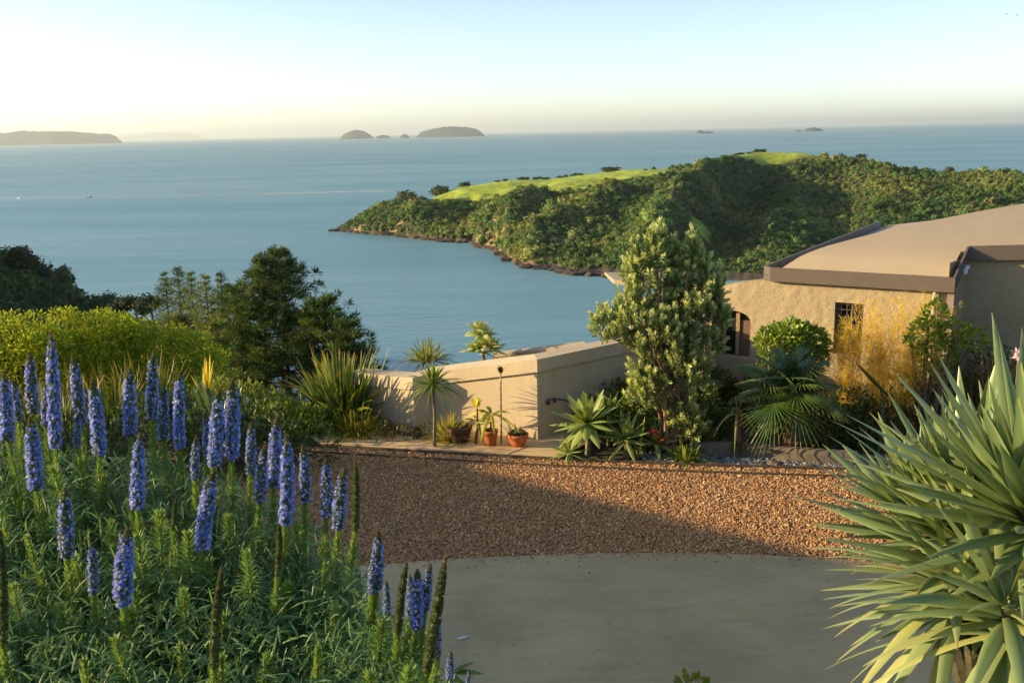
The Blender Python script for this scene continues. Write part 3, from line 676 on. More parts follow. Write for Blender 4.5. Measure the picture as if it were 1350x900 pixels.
pine('low spreading pine at the right edge of the broad clump', 424, 396, 58, 3.2, 6.0, dk, 100, .02, .6, pg, 34)
pine('low dark pine half hidden behind the tall flax', 458, 425, 56, 2.4, 4.4, dk, 60, .02, .6, pg, 34)
pine('olive green pine pressed against the left of the broad clump', 308, 378, 63, 3.0, 7.5, dk + ol[1:2], 90, .02, .6, pg, 30)
pine('narrow pine leftmost of the five spires', 216, 359, 78, 2.75, 8, dk + ol[1:2], 100, .02, .9, pg, 20, nl=.26, wh=2.2)
pine('tallest narrow pine, second of the five spires', 234, 353, 76, 3.31, 9, dk + ol[1:2], 110, .02, .9, pg, 20, nl=.26, wh=2.2)
pine('narrow pine with a blunt tip between the tallest spire and its neighbour', 251, 359, 74, 2.75, 8.5, ol, 100, .02, .9, pg, 20, nl=.26, wh=2.2)
pine('yellowish narrow pine, fourth of the five spires', 270, 363, 72, 3.45, 9, ol, 110, .02, .9, pg, 22, nl=.26, wh=2.2)
pine('narrow dark pine nearest the broad clump among the five spires', 290, 360, 73, 2.75, 8.5, dk + ol[1:2], 100, .02, .9, pg, 20, nl=.26, wh=2.2)
pine('ragged olive tree in front of the narrow spires above the bright shrubs', 276, 424, 52, 2.4, 5.0, ol, 60, .02, .5, pg, 26)
pine('brownish scrubby tree under the leftmost spires', 232, 416, 56, 2.4, 5.0, [(.12, .11, .045), (.085, .10, .035), (.06, .085, .03)], 60, .02, .5, pg, 26)

# ================================================================== HOUSE
F0 = gr(1003, 370, 2.3); F1 = gr(1258, 386, 2.3)
e_ = nrm((F1 - F0) * [1, 1, 0]); m_ = np.array([-e_[1], e_[0], 0]); LF = float(np.dot(F1 - F0, e_))
def hw(s, w, z): return np.array([F0[0], F0[1], 0]) + e_ * s + m_ * w + np.array([0, 0, z])
def hhit(px, py, w):                              # (s, z) where a line of sight meets the plane at depth w
    d = ray(px, py); q = np.dot(np.array([F0[0], F0[1], 0]) + m_ * w - O, m_) / np.dot(d, m_); P = O + d * q
    return float(np.dot(P - F0, e_)), float(P[2])
RZ0 = 2.42
def hip_point(px, py):                             # point of the hip line seen at that pixel
    t = np.linspace(.2, 20, 2000); P = hw(0, 0, 0) + (e_ + m_) * t[:, None]; P[:, 2] = 3.2; q = (P - O) @ CM
    k = int(np.argmin(np.abs(675 - FPX * q[:, 0] / q[:, 2] - px))); return t[k], at(px, py, P[k, 1])[2]
HIP = np.array([(.17, RZ0)] + [hip_point(a, b) for a, b in ((1060, 335.5), (1090, 324.5), (1130, 313.5), (1172, 303), (1212, 294), (1254, 285.5), (1300, 276.5), (1350, 268))])
HIP = np.vstack([HIP, [HIP[-1, 0] + 2.5, HIP[-1, 1] + .22], [HIP[-1, 0] + 6, HIP[-1, 1] + .3]]); print('hip', HIP.round(2).tolist())
zh = lambda w: float(np.interp(w, HIP[:, 0], HIP[:, 1])); SL = (HIP[3, 1] - RZ0) / (HIP[3, 0] - .17)
def rhit(px, py, dz=0.0):                          # world point where a line of sight meets the front roof plane
    d = ray(px, py); nv = np.array([0, 0, 1.]) - m_ * SL; P0 = hw(0, .18, RZ0 + dz); return O + d * (np.dot(P0 - O, nv) / np.dot(d, nv))
def sw(P): return float(np.dot(P - F0, e_)), float(np.dot(P - F0, m_))
house = thing('house', 'tan adobe house with low sloping roof and grey fascia behind the garden', 'house', hw(0, 0, 0))
WA, WB = rhit(1277, 341, -.02), rhit(1352, 337, -.02)
sA, wA = sw(WA); sB, wB = sw(WB); kx = 2.2; sC, wC = sA + (sB - sA) * kx, wA + (wB - wA) * kx
rz = lambda s, w: RZ0 + (min(w, s) - .18) * SL
FT = .035
mb = MB()
FB, FTOP = 2.30, 2.55
def fas(a, b, zb0, zt0, zb1, zt1, n):
    n = np.array(n)
    hexa(mb, [hw(*a, zb0), hw(*b, zb1), hw(b[0] + n[0] * FT, b[1] + n[1] * FT, zb1), hw(a[0] + n[0] * FT, a[1] + n[1] * FT, zb0)],
         [hw(*a, zt0), hw(*b, zt1), hw(b[0] + n[0] * FT, b[1] + n[1] * FT, zt1), hw(a[0] + n[0] * FT, a[1] + n[1] * FT, zt0)], (.12, .098, .08))
ch = .16
fas((ch, 0), (LF, 0), FB, FTOP, FB, FTOP, (0, 1)); fas((0, ch), (ch, 0), FB, FTOP, FB, FTOP, (.7, .7)); fas((0, 9.6), (0, ch + .002), FB, FTOP, FB, FTOP, (1, 0))
rA = zh(wA) + .1
fas((LF, .002), (sA, wA), FB, FTOP, rA - .25, rA, (-1, .0)); rC = zh(wC) + .1
dn = nrm(np.array([wA - wC, sC - sA]))
fas((sA, wA), (sC, wC), rA - .25, rA, rC - .25, rC, (dn[0], dn[1]))
mb.build('fascia', M_METAL, house)
mb = MB()                                       # gutter floor inside the fascia and soffit below
for lo, z in ((0, 2.40), (1, 2.315)):
    mb.add([hw(.03, .03, z), hw(LF - .03, .03, z), hw(LF - .03, .4, z), hw(.4, .4, z), hw(.4, 9.5, z), hw(.03, 9.5, z)], [[0, 1, 2, 3], [0, 3, 4, 5]], None, (.12, .11, .10))
mb.add([hw(LF - .25, .395, 2.398), hw(LF - .03, .395, 2.398), hw(sA - .03, wA, zh(wA) - .07), hw(sA - .3, wA, zh(wA) - .07)], [[0, 1, 2, 3]], None, (.12, .11, .10))
mb.build('gutter', M_METAL, house)
I = .17; mb = MB(); ww = np.concatenate([np.linspace(I, 3, 24), np.linspace(3.2, HIP[-1, 0], 26)])
def s_right(w):
    if w < wA + .05: return LF - .13 + (sA - LF) * max(w, 0) / wA
    return sA - .1 + (w - wA - .05) * (sC - sA) / max(wC - wA, .1)
V = []
for w in ww: V += [hw(w, w, zh(w)), hw(max(s_right(w), w + .01), w, zh(w))]
wq = list(range(len(ww) - 1)); mb.add(V, [[2 * q, 2 * q + 1, 2 * q + 3, 2 * q + 2] for q in wq])
V = []
for w in ww: V += [hw(w, w, zh(w) - .003), hw(w * .4 + I * .6, w * 1.01, zh(w) * .42 + 2.41 * .58 - .003), hw(I - .01, w * 1.02, 2.41)]
mb.add(V, [[3 * q + b_, 3 * q + 3 + b_, 3 * q + 4 + b_, 3 * q + 1 + b_] for q in wq for b_ in (0, 1)])
mb.build('roof', M_ROOF, house, True)
# front wall with openings
WW = .14
top = [(LF - .12, 2.40), (.14, 2.40), (.10, 2.31)] + [hhit(a, b, WW) for a, b in ((992, 371.5), (975, 373), (958, 376), (935, 376.5), (905, 377), (870, 382), (846, 392))]
sL = top[-1][0]
outer = [(sL, -.4), (LF - .12, -.4)] + top
w0, w1 = hhit(1101, 398, WW), hhit(1139, 404, WW); sill = hhit(1101, 466, WW)[1]
hole1 = [(w0[0], sill), (w1[0], sill), (w1[0], (w0[1] + w1[1]) / 2 + .02), (w0[0], (w0[1] + w1[1]) / 2 + .02)]
a0, a1, asill = hhit(938, 440, WW)[0], hhit(989, 440, WW)[0], hhit(965, 470, WW)[1]
aspr, atop = hhit(986, 424, WW)[1], hhit(965, 409, WW)[1]
hole2 = [(a0, asill), (a1, asill)] + [((a0 + a1) / 2 + (a1 - a0) / 2 * math.cos(q), aspr + (atop - aspr) * math.sin(q)) for q in np.linspace(0, PI, 13)]
mb = MB()
polys = [outer, hole1, hole2]; P2 = [q for pl in polys for q in pl]
T = tessellate_polygon([[Vector((a, b, 0)) for a, b in pl] for pl in polys])
mb.add([hw(a, WW, b) for a, b in P2], None, [list(q) for q in T])
def rim(pl, depth, closed=True):
    n = len(pl); V = [hw(a, WW, b) for a, b in pl] + [hw(a, WW + depth, b) for a, b in pl]
    mb.add(V, [[q, (q + 1) % n, n + (q + 1) % n, n + q] for q in range(n if closed else n - 1)])
rim(outer, .32); rim(hole1, .17); rim(hole2, .2)
V = [hw(a, WW + .32, b) for a, b in outer]; mb.add(V, None, [list(q) for q in tessellate_polygon([[Vector((a, b, 0)) for a, b in outer]])])
mb.build('wall', M_STUCCO, house)
for nm, pl, dep in (('window', hole1, .15), ('arched_window', hole2, .19)):
    mb = MB(); mb.add([hw(a, WW + dep, b) for a, b in pl], None, [list(q) for q in tessellate_polygon([[Vector((a, b, 0)) for a, b in pl]])], (.05, .05, .05))
    win = mb.build(nm, M_GLASS, house)
    mb = MB(); s0, s1 = min(q[0] for q in pl), max(q[0] for q in pl); z0, z1 = min(q[1] for q in pl), max(q[1] for q in pl)
    rzv = math.atan2(e_[1], e_[0])
    if nm == 'window':
        for s in (s0 + .03, s1 - .03): box(mb, hw(s, WW + dep - .03, (z0 + z1) / 2), (.06, .04, z1 - z0 - .01), rzv, (.16, .12, .085))
        for z in (z0 + .03, z1 - .03): box(mb, hw((s0 + s1) / 2, WW + dep - .03, z), (s1 - s0 - .122, .04, .06), rzv, (.16, .12, .085))
        fr = mb.build('frame', M_BARK, win, world=True); mb = MB()
        for k in range(4): tube(mb, [hw(s0 + (s1 - s0) * (k + 1) / 5, WW + .07, z0 + .01), hw(s0 + (s1 - s0) * (k + 1) / 5, WW + .07, z1 - .01)], .009, 6, (.10, .09, .08))
        for k in range(6): tube(mb, [hw(s0 + .01, WW + .055, z0 + (z1 - z0) * (k + 1) / 7), hw(s1 - .01, WW + .055, z0 + (z1 - z0) * (k + 1) / 7)], .009, 6, (.10, .09, .08))
        mb.build('grille', M_METAL, win)
    else:
        for f, wd in ((.28, .05), (.62, .07)): box(mb, hw(s0 + (s1 - s0) * f, WW + dep - .04, (z0 + z1) / 2 - .02), (wd, .05, z1 - z0 - .06), rzv, (.30, .22, .13))
        mb.build('frame', M_BARK, win); mb = MB()
        box(mb, hw(s0 + (s1 - s0) * .82, WW + dep - .02, (z0 + aspr) / 2), ((s1 - s0) * .3, .015, aspr - z0 - .02), rzv, (.14, .09, .065)); mb.build('curtain', M_BARK, win)
mb = MB(); tube(mb, [hw(LF - .30, -.0 + .07, FB), hw(LF - .30, .075, 1.7), hw(LF - .30, .075, -.1)], .035, 10, (.46, .38, .32)); mb.build('downpipe', M_METAL, house)
mb = MB(); box(mb, hw(LF - .06, .12, 1.05), (.1, .06, 2.5), math.atan2(e_[1], e_[0]), (.27, .22, .18)); mb.build('corner_post', M_METAL, house)
mb = MB()                                       # wing wall in the shade of the return
for p_, q_, z_ in (((LF - .12, .16), (sA - .05, wA + .12), rA - .2), ((sA - .05, wA + .12), (sC, wC + .14), rA - .1)):
    mb.add([hw(*p_, -.4), hw(*q_, -.4), hw(*q_, z_), hw(*p_, z_)], [[0, 1, 2, 3]])
mb.build('wing_wall', M_STUCCO, house)
lp = hw(sA - .02, wA - .22, rA - .33); mb = MB(); box(mb, lp, (.09, .12, .07), .5, (.75, .75, .72)); lump(mb, lp + [-.02, -.05, -.07], (.05, .05, .06), (.8, .8, .78), 0); mb.build('security_lamp', M_PLAST, house)
c0, c1 = at(797, 360, 21.5), at(905, 372, 20.2)
mb = MB(); hexa(mb, [c0 + [0, 0, -.03], c0 + [.1, -1.0, -.09], c1 + [0, -.6, -.1], c1 + [.3, 1.2, -.1]], [c0 + [0, 0, .02], c0 + [.1, -1.0, .0], c1 + [0, -.6, .03], c1 + [.3, 1.2, .03]])
mb.build('canopy', M_ROOF, house)
mb = MB(); tube(mb, [at(835, 366, 20.8), at(835, 366, 20.8) * [1, 1, 0] + [0, 0, -2]], .09, 10, (.5, .4, .3)); mb.build('canopy_post', M_METAL, house)

# parapet wall by the steps
C0, CL, CM_, CL2 = np.array([.39, 15.44]), np.array([-1.36, 16.34]), np.array([-1.68, 16.09]), np.array([-2.85, 16.95])
run = np.array([[*CL2, .92], [*CM_, 1.0], [*CL, 1.03], [*C0, 1.43], [1.9, 16.66, 1.43], [3.6, 18.04, 1.43]])
def wall_run(mb, P, o_out, o_in, zlo, zhi, abs_lo=None):
    xy = P[:, :2]; d = nrm(np.diff(xy, axis=0)); nn = np.stack([d[:, 1], -d[:, 0]], 1)          # outward = right of travel
    nv = np.concatenate([nn[:1], nn[:-1] + nn[1:], nn[-1:]]); nv = nrm(nv)
    k = np.concatenate([[1], 1 / np.maximum(np.sum(nv[1:-1] * nn[:-1], 1), .35), [1]])[:, None]
    a, b = xy + nv * k * o_out, xy - nv * k * o_in; n = len(P)
    lo = np.full(n, abs_lo) if abs_lo is not None else P[:, 2] + zlo; hi = P[:, 2] + zhi
    V = np.concatenate([np.c_[a, lo], np.c_[a, hi], np.c_[b, hi], np.c_[b, lo]])
    Q = [[r * n + q, r * n + q + 1, ((r + 1) % 4) * n + q + 1, ((r + 1) % 4) * n + q] for r in range(4) for q in range(n - 1)] + [[0, n, 2 * n, 3 * n], [n - 1, 4 * n - 1, 3 * n - 1, 2 * n - 1]]
    mb.add(V, Q, None, (.3, .25, .2))
pw = thing('parapet_wall', 'low cream rendered wall with projecting coping stepping along the path', 'wall', (C0[0], C0[1], 0))
mb = MB(); wall_run(mb, run, 0, .24, 0, -.205, -.6); mb.build('wall', M_WALL, pw)
mb = MB(); wall_run(mb, run, .045, .30, -.21, 0); mb.build('coping', M_WALL, pw)
d2 = nrm(np.array([1.51, 1.22])); nz = np.array([d2[1], -d2[0], 0])
def wp(k, z, o=.05): return np.r_[C0 + d2 * k, z] + nz * o
z_ = at(727, 527, 15.6)[2]
mb = MB(); sp = [wp(.20 + .045 * math.cos(q) * (1 - q / 14), z_ - .02 + .05 * math.sin(q) * (1 - q / 14)) for q in np.linspace(PI * .5, PI * 3.6, 18)][::-1]
tube(mb, sp, .012, 6, (.05, .045, .04)); tube(mb, [wp(.20, z_ + .03), wp(.32, z_ + .025), wp(.5, z_ - .03), wp(1.6, z_ - .42)], .013, 6, (.05, .045, .04)); lump(mb, wp(.33, z_ - .02), .03, (.05, .045, .04), 0)
mb.build('handrail', M_METAL, pw)
# second slim pale wall beyond, seen over the coping
q0, q1 = at(650, 471, 19.6), at(772, 457, 18.6)
sw_ = thing('rear_wall', 'pale strip of wall top showing just above the coping before the sea', 'wall', (q0[0], q0[1], 0))
mb = MB(); hexa(mb, [(q0[0], q0[1], -1), (q1[0], q1[1], -1), (q1[0], q1[1] + .25, -1), (q0[0], q0[1] + .25, -1)], [q0, q1, q1 + [0, .25, 0], q0 + [0, .25, 0]]); mb.build('wall', M_WALL, sw_)
mb = MB(); hexa(mb, [q0 + [0, -.03, 0], q1 + [0, -.03, 0], q1 + [0, .28, 0], q0 + [0, .28, 0]], [q0 + [0, -.03, .05], q1 + [0, -.03, .05], q1 + [0, .28, .05], q0 + [0, .28, .05]]); mb.build('coping', M_ROOF, sw_)
# low curved retaining wall in the bed
LW = arcfine([tuple(gr(a, b)[:2]) for a, b in ((898, 596), (930, 600), (985, 600), (1035, 606), (1080, 610), (1130, 613))])
mb = MB(); n = len(LW); prof = [(-.11, -.1), (-.11, .15), (-.07, .21), (0, .23), (.07, .21), (.11, .15), (.11, -.1)]
V = np.concatenate([np.c_[offset_line(LW, o), np.full(n, z)] for o, z in prof]); K = len(prof)
mb.add(V, [[r * n + q, r * n + q + 1, (r + 1) * n + q + 1, (r + 1) * n + q] for r in range(K - 1) for q in range(n - 1)], [[0, n * r, n * (r + 1)] for r in range(1, K - 1)] + [[n - 1, n * (r + 1) + n - 1, n * r + n - 1] for r in range(1, K - 1)], (.17, .14, .10))  # wall colour darkened to stand for the shade cast over it
tag(mb.build('garden_wall', M_CLAY, None, True), 'low rounded retaining wall curving behind the pebbles and palm trunks', 'wall')

# ================================================================== GARDEN PLANTS
def clump(name, label, cat, loc, n, L, W, tilt, droop, cols, group=None, mat=None, r0=.12, segs=6, fold=.25, tip=None, prof=STRAP, tipfrom=.75, lean=(0, 0), az=None):
    t = thing(name, label, cat, loc, group); loc = np.asarray(loc, float)
    th = U(*tilt, n); a = U(0, 2 * PI, n) if az is None else U(az[0], az[1], n)
    D = np.stack([np.sin(th) * np.cos(a) + lean[0], np.sin(th) * np.sin(a) + lean[1], np.cos(th)], 1)
    B = loc + np.stack([np.cos(a) * r0 * U(0, 1, n), np.sin(a) * r0 * U(0, 1, n), np.zeros(n)], 1)
    cols = np.array(cols); c = cols[rng.integers(0, len(cols), n)] * U(.8, 1.2, (n, 1))
    mb = MB(); blades(mb, B, D, U(*L, n), U(*W, n), U(*droop, n) * (.3 + th), c, segs, fold, prof, .35, tip, tipfrom)
    mb.build('leaves', mat or M_LEAF, t, True); return t
def rosette(mb, c, n, L, W, amin, amax, droop, cols, axis=(0, 0, 1), prof=LANCE, segs=6, fold=.3, tip=None, tipfrom=.9, edge=None, twist=.15, r0=.03, tall=0.0, lj=.15):
    c = np.asarray(c, float); ax = nrm(np.asarray(axis, float)); ref = np.array([0, 1., 0]) if abs(ax[1]) < .9 else np.array([1., 0, 0])
    u_ = nrm(np.cross(ax, ref)); v_ = np.cross(ax, u_)
    k = (np.arange(n) + .5) / n; ang = amin + (amax - amin) * k ** .8 + rng.normal(0, .07, n); a = np.arange(n) * 2.39996 + U(-.25, .25, n)
    D = ax * np.cos(ang)[:, None] + (u_ * np.cos(a)[:, None] + v_ * np.sin(a)[:, None]) * np.sin(ang)[:, None]
    B = c + D * r0 + ax * (tall * (1 - k))[:, None]
    cols = np.array(cols); cc = cols[rng.integers(0, len(cols), n)] * U(.85, 1.15, (n, 1))
    lj_ = U(1 - lj, 1 + lj, n) * (.72 + .28 * np.minimum(k * 3, 1))
    blades(mb, B, D, L * lj_, W * U(.85, 1.15, n), droop * (.25 + np.sin(ang)), cc, segs, fold, prof, twist, tip, tipfrom, edge)
def mass(mb, blobs, n, L, W, cols, up=.25, shell=(.55, 1.06), tipcols=None):
    vol = np.array([np.prod(b[1]) ** (2 / 3) for b in blobs]); cnt = np.maximum((n * vol / vol.sum()).astype(int), 5)
    cols = np.array(cols)
    for (c, r), m_ in zip(blobs, cnt):
        D = rdir(m_, .15); f = U(*shell, m_) ** .6
        P = np.asarray(c) + D * np.asarray(r) * f[:, None] * (1 + .16 * np.sin(D[:, :1] * 7 + c[0] * 3) * np.sin(D[:, 2:3] * 6 + c[1]))
        d = nrm(D + rng.normal(0, .55, (m_, 3)) + [0, 0, up])
        leaves(mb, P, d, L * U(.7, 1.3, m_), W * U(.75, 1.25, m_), cols[rng.integers(0, len(cols), m_)] * U(.75, 1.25, (m_, 1)))
def shrub(name, label, loc, blobs, n, L, W, cols, up=.25, cat='shrub', group=None, mat=None, stems=5, shell=(.55, 1.06)):
    loc = np.asarray(loc, float); t = thing(name, label, cat, loc, group)
    bl = [(loc + np.asarray(c), r if hasattr(r, '__len__') else (r, r, r)) for c, r in blobs]
    mb = MB(); mass(mb, bl, n, L, W, cols, up, shell); mb.build('foliage', mat or M_LEAF, t)
    mb = MB()
    for q in range(stems):
        c, r = bl[q % len(bl)]; k = np.linspace(0, 1, 5)[:, None]
        tube(mb, loc + rng.normal(0, .03, 3) * [1, 1, 0] + (c + rng.normal(0, .25, 3) * r - loc) * k + rng.normal(0, .02, (5, 3)) * k, np.linspace(.022, .006, 5) * (1 + np.linalg.norm(c - loc)), 5, (.14, .10, .07))
    mb.build('stems', M_BARK, t); return t
def G(px, py, z=0.0): return gr(px, py, z)

# bright yellow-green shrubs at the left
yb = [(.25, .285, .024), (.175, .235, .025), (.32, .315, .03), (.09, .15, .022)]
def ybush(label, px, py, Y, blobs, n):
    c = at(px, py, Y); z0 = float(terr(c[0], Y)); H = c[2] - z0
    bl = []
    for dx, dz, r, dy in blobs:
        bl.append(((dx, dy, H + dz - r * .9), (r * .8, r * .8, r * .62)))
        for D in rdir(9, .5): bl.append(((dx + D[0] * r * .62, dy + D[1] * r * .62, H + dz - r * .9 + D[2] * r * .5), (r * .40, r * .40, r * .34)))
    bl = bl + [((U(-1, 1), U(-.5, .8), H * U(.2, .5)), (.9, .9, .8)) for q in range(4)]
    shrub('bright_shrub', label, (c[0], Y, z0), bl, int(n * 1.8), .085, .032, yb, .1, 'shrub', 'bright yellow-green shrubs at the left', M_DRY, 9, shell=(.72, 1.02))
ybush('bright yellow-green domed shrub at the left edge of the picture', 20, 402, 21.5, [(0, 0, .85, 0), (-.9, -.1, .9, .3), (.7, -.25, .7, -.3), (-.1, -.7, .8, -.6), (-1.2, -.8, .9, -.4)], 8000)
ybush('bright yellow-green domed shrub with the highest crown in the middle of its row', 100, 400, 22.5, [(-.4, -.05, .8, 0), (.5, 0, .85, .2), (.1, -.5, .95, -.5), (1.1, -.25, .7, .1), (-.9, -.45, .7, -.3), (.8, -.9, .9, -.5)], 10000)
ybush('greener domed shrub at the right end of the bright row under the pines', 185, 412, 23, [(-.5, 0, .75, 0), (.3, -.1, .85, .1), (1.0, -.4, .8, 0), (.2, -.8, 1.0, -.5), (1.5, -.9, .7, -.1), (-.8, -.7, .8, -.3)], 10000)

# flax, strap-leaved clumps and low planting left of the wall
fx = [(.075, .12, .03), (.10, .15, .04), (.055, .095, .025), (.15, .165, .045)]
tipb = (.30, .19, .06)
def base_at(px, py_top, Y):                       # ground under a crown seen at that pixel
    c = at(px, py_top, Y); return np.array([c[0], Y, float(terr(c[0], Y))])
clump('flax', 'tall upright green flax with brown tips against the dark pines', 'flax', base_at(448, 450, 16.75), 420, (.9, 1.75), (.035, .06), (.03, .8), (.15, .8), fx, 'flax clumps', r0=.38, tip=tipb, tipfrom=.88)
clump('flax', 'wide arching flax with drooping yellowish leaves left of the tall one', 'flax', base_at(392, 490, 16.6), 150, (.8, 1.4), (.03, .05), (.4, 1.1), (.5, .9), fx + [(.2, .18, .06)], 'flax clumps', r0=.3, tip=tipb)
clump('grass_clump', 'golden green arching grass mound at the foot of the tall flax', 'grass clump', G(470, 576), 600, (.4, .9), (.012, .022), (.15, 1.15), (.4, .9), [(.24, .26, .05), (.32, .28, .06), (.16, .20, .045), (.38, .27, .06)], None, M_DRY, .25)
shrub('green_shrub', 'fresh green leafy shrub between the flower spikes and the golden grass', G(398, 578), [((-.3, .1, .3), .32), ((.1, .0, .26), .3), ((.4, .1, .2), .26), ((-.6, .3, .3), .3)], 2200, .10, .04, [(.17, .24, .04), (.23, .28, .045), (.11, .18, .035)], .3)
shrub('green_shrub', 'olive green shrub behind the flower spikes left of the wide flax', base_at(345, 530, 16.6), [((-.3, .1, .4), .4), ((.2, .0, .34), .36), ((-.8, .2, .45), .4)], 2200, .10, .03, [(.15, .19, .04), (.2, .21, .045), (.10, .14, .03)], .3)
for a in (('dark green arching clump of broad strap leaves behind the middle flower spikes', 285, 492, 15.8, 70), ('dark green arching strap-leaved clump left of its larger twin', 230, 496, 16.4, 60)):
    b_ = base_at(a[1], a[2], a[3])
    clump('agapanthus', a[0], 'plant', b_ + [0, 0, .1], a[4] + 40, (.8, 1.45), (.07, .10), (.1, .95), (.45, .95), [(.055, .095, .035), (.075, .115, .045), (.045, .08, .03)], 'dark strap-leaved clumps', M_WAX, .3, 8)
for a in (('upright grassy flax in the gap behind the tallest flower spikes', 135, 478, 16.5, 110), ('sparse upright flax behind the spikes at the left edge', 60, 490, 16.0, 70), ('thin upright flax between the two dark strap clumps and the bright shrubs', 190, 480, 17.5, 60)):
    clump('flax', a[0], 'flax', base_at(a[1], a[2], a[3]), a[4], (.9, 1.45), (.022, .04), (.03, .5), (.1, .5), [(.06, .09, .03), (.09, .12, .04), (.045, .07, .025)], 'flax clumps', r0=.5, tip=tipb)
clump('yellow_stalks', 'dry yellow bracted stalks rising above the dark strap leaves', 'plant', base_at(266, 470, 16.2) + [0, 0, .75], 9, (.45, .8), (.04, .06), (.02, .35), (.1, .3), [(.30, .27, .07), (.34, .24, .08)], None, M_DRY, .08)
for q, (px, py, Y) in enumerate(((10, 520, 14), (150, 520, 14.5), (250, 520, 14), (330, 545, 14.5), (90, 530, 13))):
    c = base_at(px, py, Y)
    shrub('low_shrub', ['dark low shrub at the left edge behind the flower spikes', 'dark low shrub under the grassy flax behind the spikes', 'dark low shrub below the broad strap leaves', 'dark low shrub in the gap beside the paved path', 'dark low shrub deep behind the tallest spike'][q], c,
          [((-.6, 0, .35), .5), ((.3, .1, .4), .5), ((0, .4, .55), .45), ((.9, .2, .3), .4)], 1500, .10, .035, [(.045, .07, .022), (.065, .09, .03), (.035, .055, .02)], .3, group='low dark shrubs behind the spikes')

# behind the parapet wall
c = at(563, 466, 19.5); clump('spiky_shrub', 'grey green spiky cordyline head poking above the wall beyond the slender palm', 'cordyline', (c[0], 19.5, c[2] - .15), 150, (.35, .6), (.02, .035), (.1, 1.5), (.2, .5), [(.15, .17, .055), (.11, .14, .05), (.20, .20, .07)], None, M_DRY, .3)
c = at(636, 470, 19.2); zb = float(terr(c[0], 19.2)); t = thing('broadleaf_tree', 'small pale broad-leaved tree standing alone against the water above the wall', 'tree', (c[0], 19.2, zb))
mb = MB(); tube(mb, [(c[0], 19.2, zb), (c[0] + .04, 19.2, c[2] - .1), (c[0] - .02, 19.2, c[2] + .25)], [.05, .035, .02], 7, (.2, .15, .09)); mb.build('trunk', M_BARK, t)
mb = MB()
for dx, dz, n in ((-.12, .12, 11), (.02, .42, 15), (.16, .22, 12), (-.08, .55, 10), (.22, .10, 10), (.0, .2, 10)):
    rosette(mb, c + [dx, U(-.1, .1), dz], n, .34, .13, .1, 1.5, .35, [(.30, .34, .12), (.38, .39, .17), (.20, .26, .09), (.44, .42, .23)], prof=LANCE)
mb.build('crown', M_WAX, t, True)

# in front of the wall
c = G(573, 588, .075); t = thing('cordyline', 'slender cordyline with a green sword-leaved head on a thin bare trunk', 'cordyline', c)
h = at(571, 507, c[1]); mb = MB(); tube(mb, [c, (c + h) / 2 + [.015, 0, 0], h], [.032, .026, .022], 7, (.22, .18, .12)); mb.build('trunk', M_BARK, t)
mb = MB(); rosette(mb, h, 64, .52, .042, .05, 1.9, .35, [(.12, .17, .05), (.17, .21, .06), (.09, .13, .04)], prof=SWORD, fold=.35); mb.build('leaves', M_LEAF, t, True)
clump('spiky_grass', 'yellow striped spiky clump spilling over the path at the foot of the wall', 'plant', G(592, 580, .075), 200, (.35, .68), (.02, .034), (.1, 1.45), (.3, .7), [(.30, .29, .09), (.24, .25, .07), (.36, .30, .11), (.17, .19, .05)], None, M_DRY, .12, prof=SWORD)
c = G(560, 578, .05); shrub('ground_cover', 'dark low ground cover in the corner of the stepped wall', c, [((-.4, 0, .1), (.35, .25, .14)), ((.1, .05, .1), (.3, .2, .12)), ((-.8, .1, .12), (.35, .3, .16))], 900, .06, .03, [(.05, .07, .025), (.08, .09, .03), (.10, .06, .03)], .3)
c = G(661, 584, .075); tp = at(660, 490, c[1] + .12)
mb = MB(); tube(mb, [c, (c + tp) / 2, tp], [.016, .014, .013], 8, (.42, .34, .22)); stk = thing('bare_stem', 'tall bare stem leaning on the lit wall with a dark clasped tip', 'plant', c); mb.build('stem', M_BARK, stk)
mb = MB(); rosette(mb, tp + [0, 0, -.05], 16, .13, .03, .0, .5, .05, [(.07, .05, .025), (.05, .04, .02)]); mb.build('leaf_sheath', M_LEAF, stk, True)
c = G(627, 585, .075); t = thing('canna', 'slim red stemmed plant with a single bright yellow leaf before the wall', 'plant', c); h = at(629, 538, c[1])
mb = MB(); tube(mb, [c, c * .5 + h * .5 + [.02, 0, 0], h], [.03, .022, .013], 7, (.24, .11, .05)); mb.build('stem', M_BARK, t)
mb = MB(); rosette(mb, h, 7, .2, .075, .05, .7, .25, [(.62, .50, .03), (.5, .45, .04)]); mb.build('yellow_leaf', M_PETAL, t, True)
mb = MB(); rosette(mb, h - [0, 0, .22], 7, .32, .06, .9, 1.6, .4, [(.16, .19, .04), (.22, .22, .05)]); mb.build('leaves', M_LEAF, t, True)
def pot(label, loc, r, h, bowl=False, col=(.42, .13, .045)):
    t = thing('flower_pot', label, 'pot', loc, 'terracotta pots by the wall'); mb = MB()
    pr = [(0, .002), (r * .68, .002), (r * .78, h * .3), (r * .92, h * .8), (r, h * .8), (r * 1.03, h), (r * .9, h), (r * .86, h * .84)] if not bowl else [(0, .002), (r * .6, .002), (r * .85, h * .35), (r * .98, h * .72), (r * 1.06, h * .75), (r * 1.08, h), (r * .94, h), (r * .9, h * .8)]
    lathe(mb, pr, loc, 28, col); mb.build('bowl', M_CLAY, t, True)
    mb = MB(); lathe(mb, [(0, h * .86), (r * .5, h * .875), (r * .9, h * .85)], loc, 20, (.06, .045, .03)); mb.build('soil', M_SOIL, t, True); return t
p1, p2, p3 = G(647, 586, .077), G(683, 587, .077), G(606, 582, .077)
pot('straight tall terracotta pot standing next to the bare stem', p1, .125, .25)
pot('wide low terracotta bowl nearest the corner of the wall', p2, .16, .20, True, (.48, .15, .05))
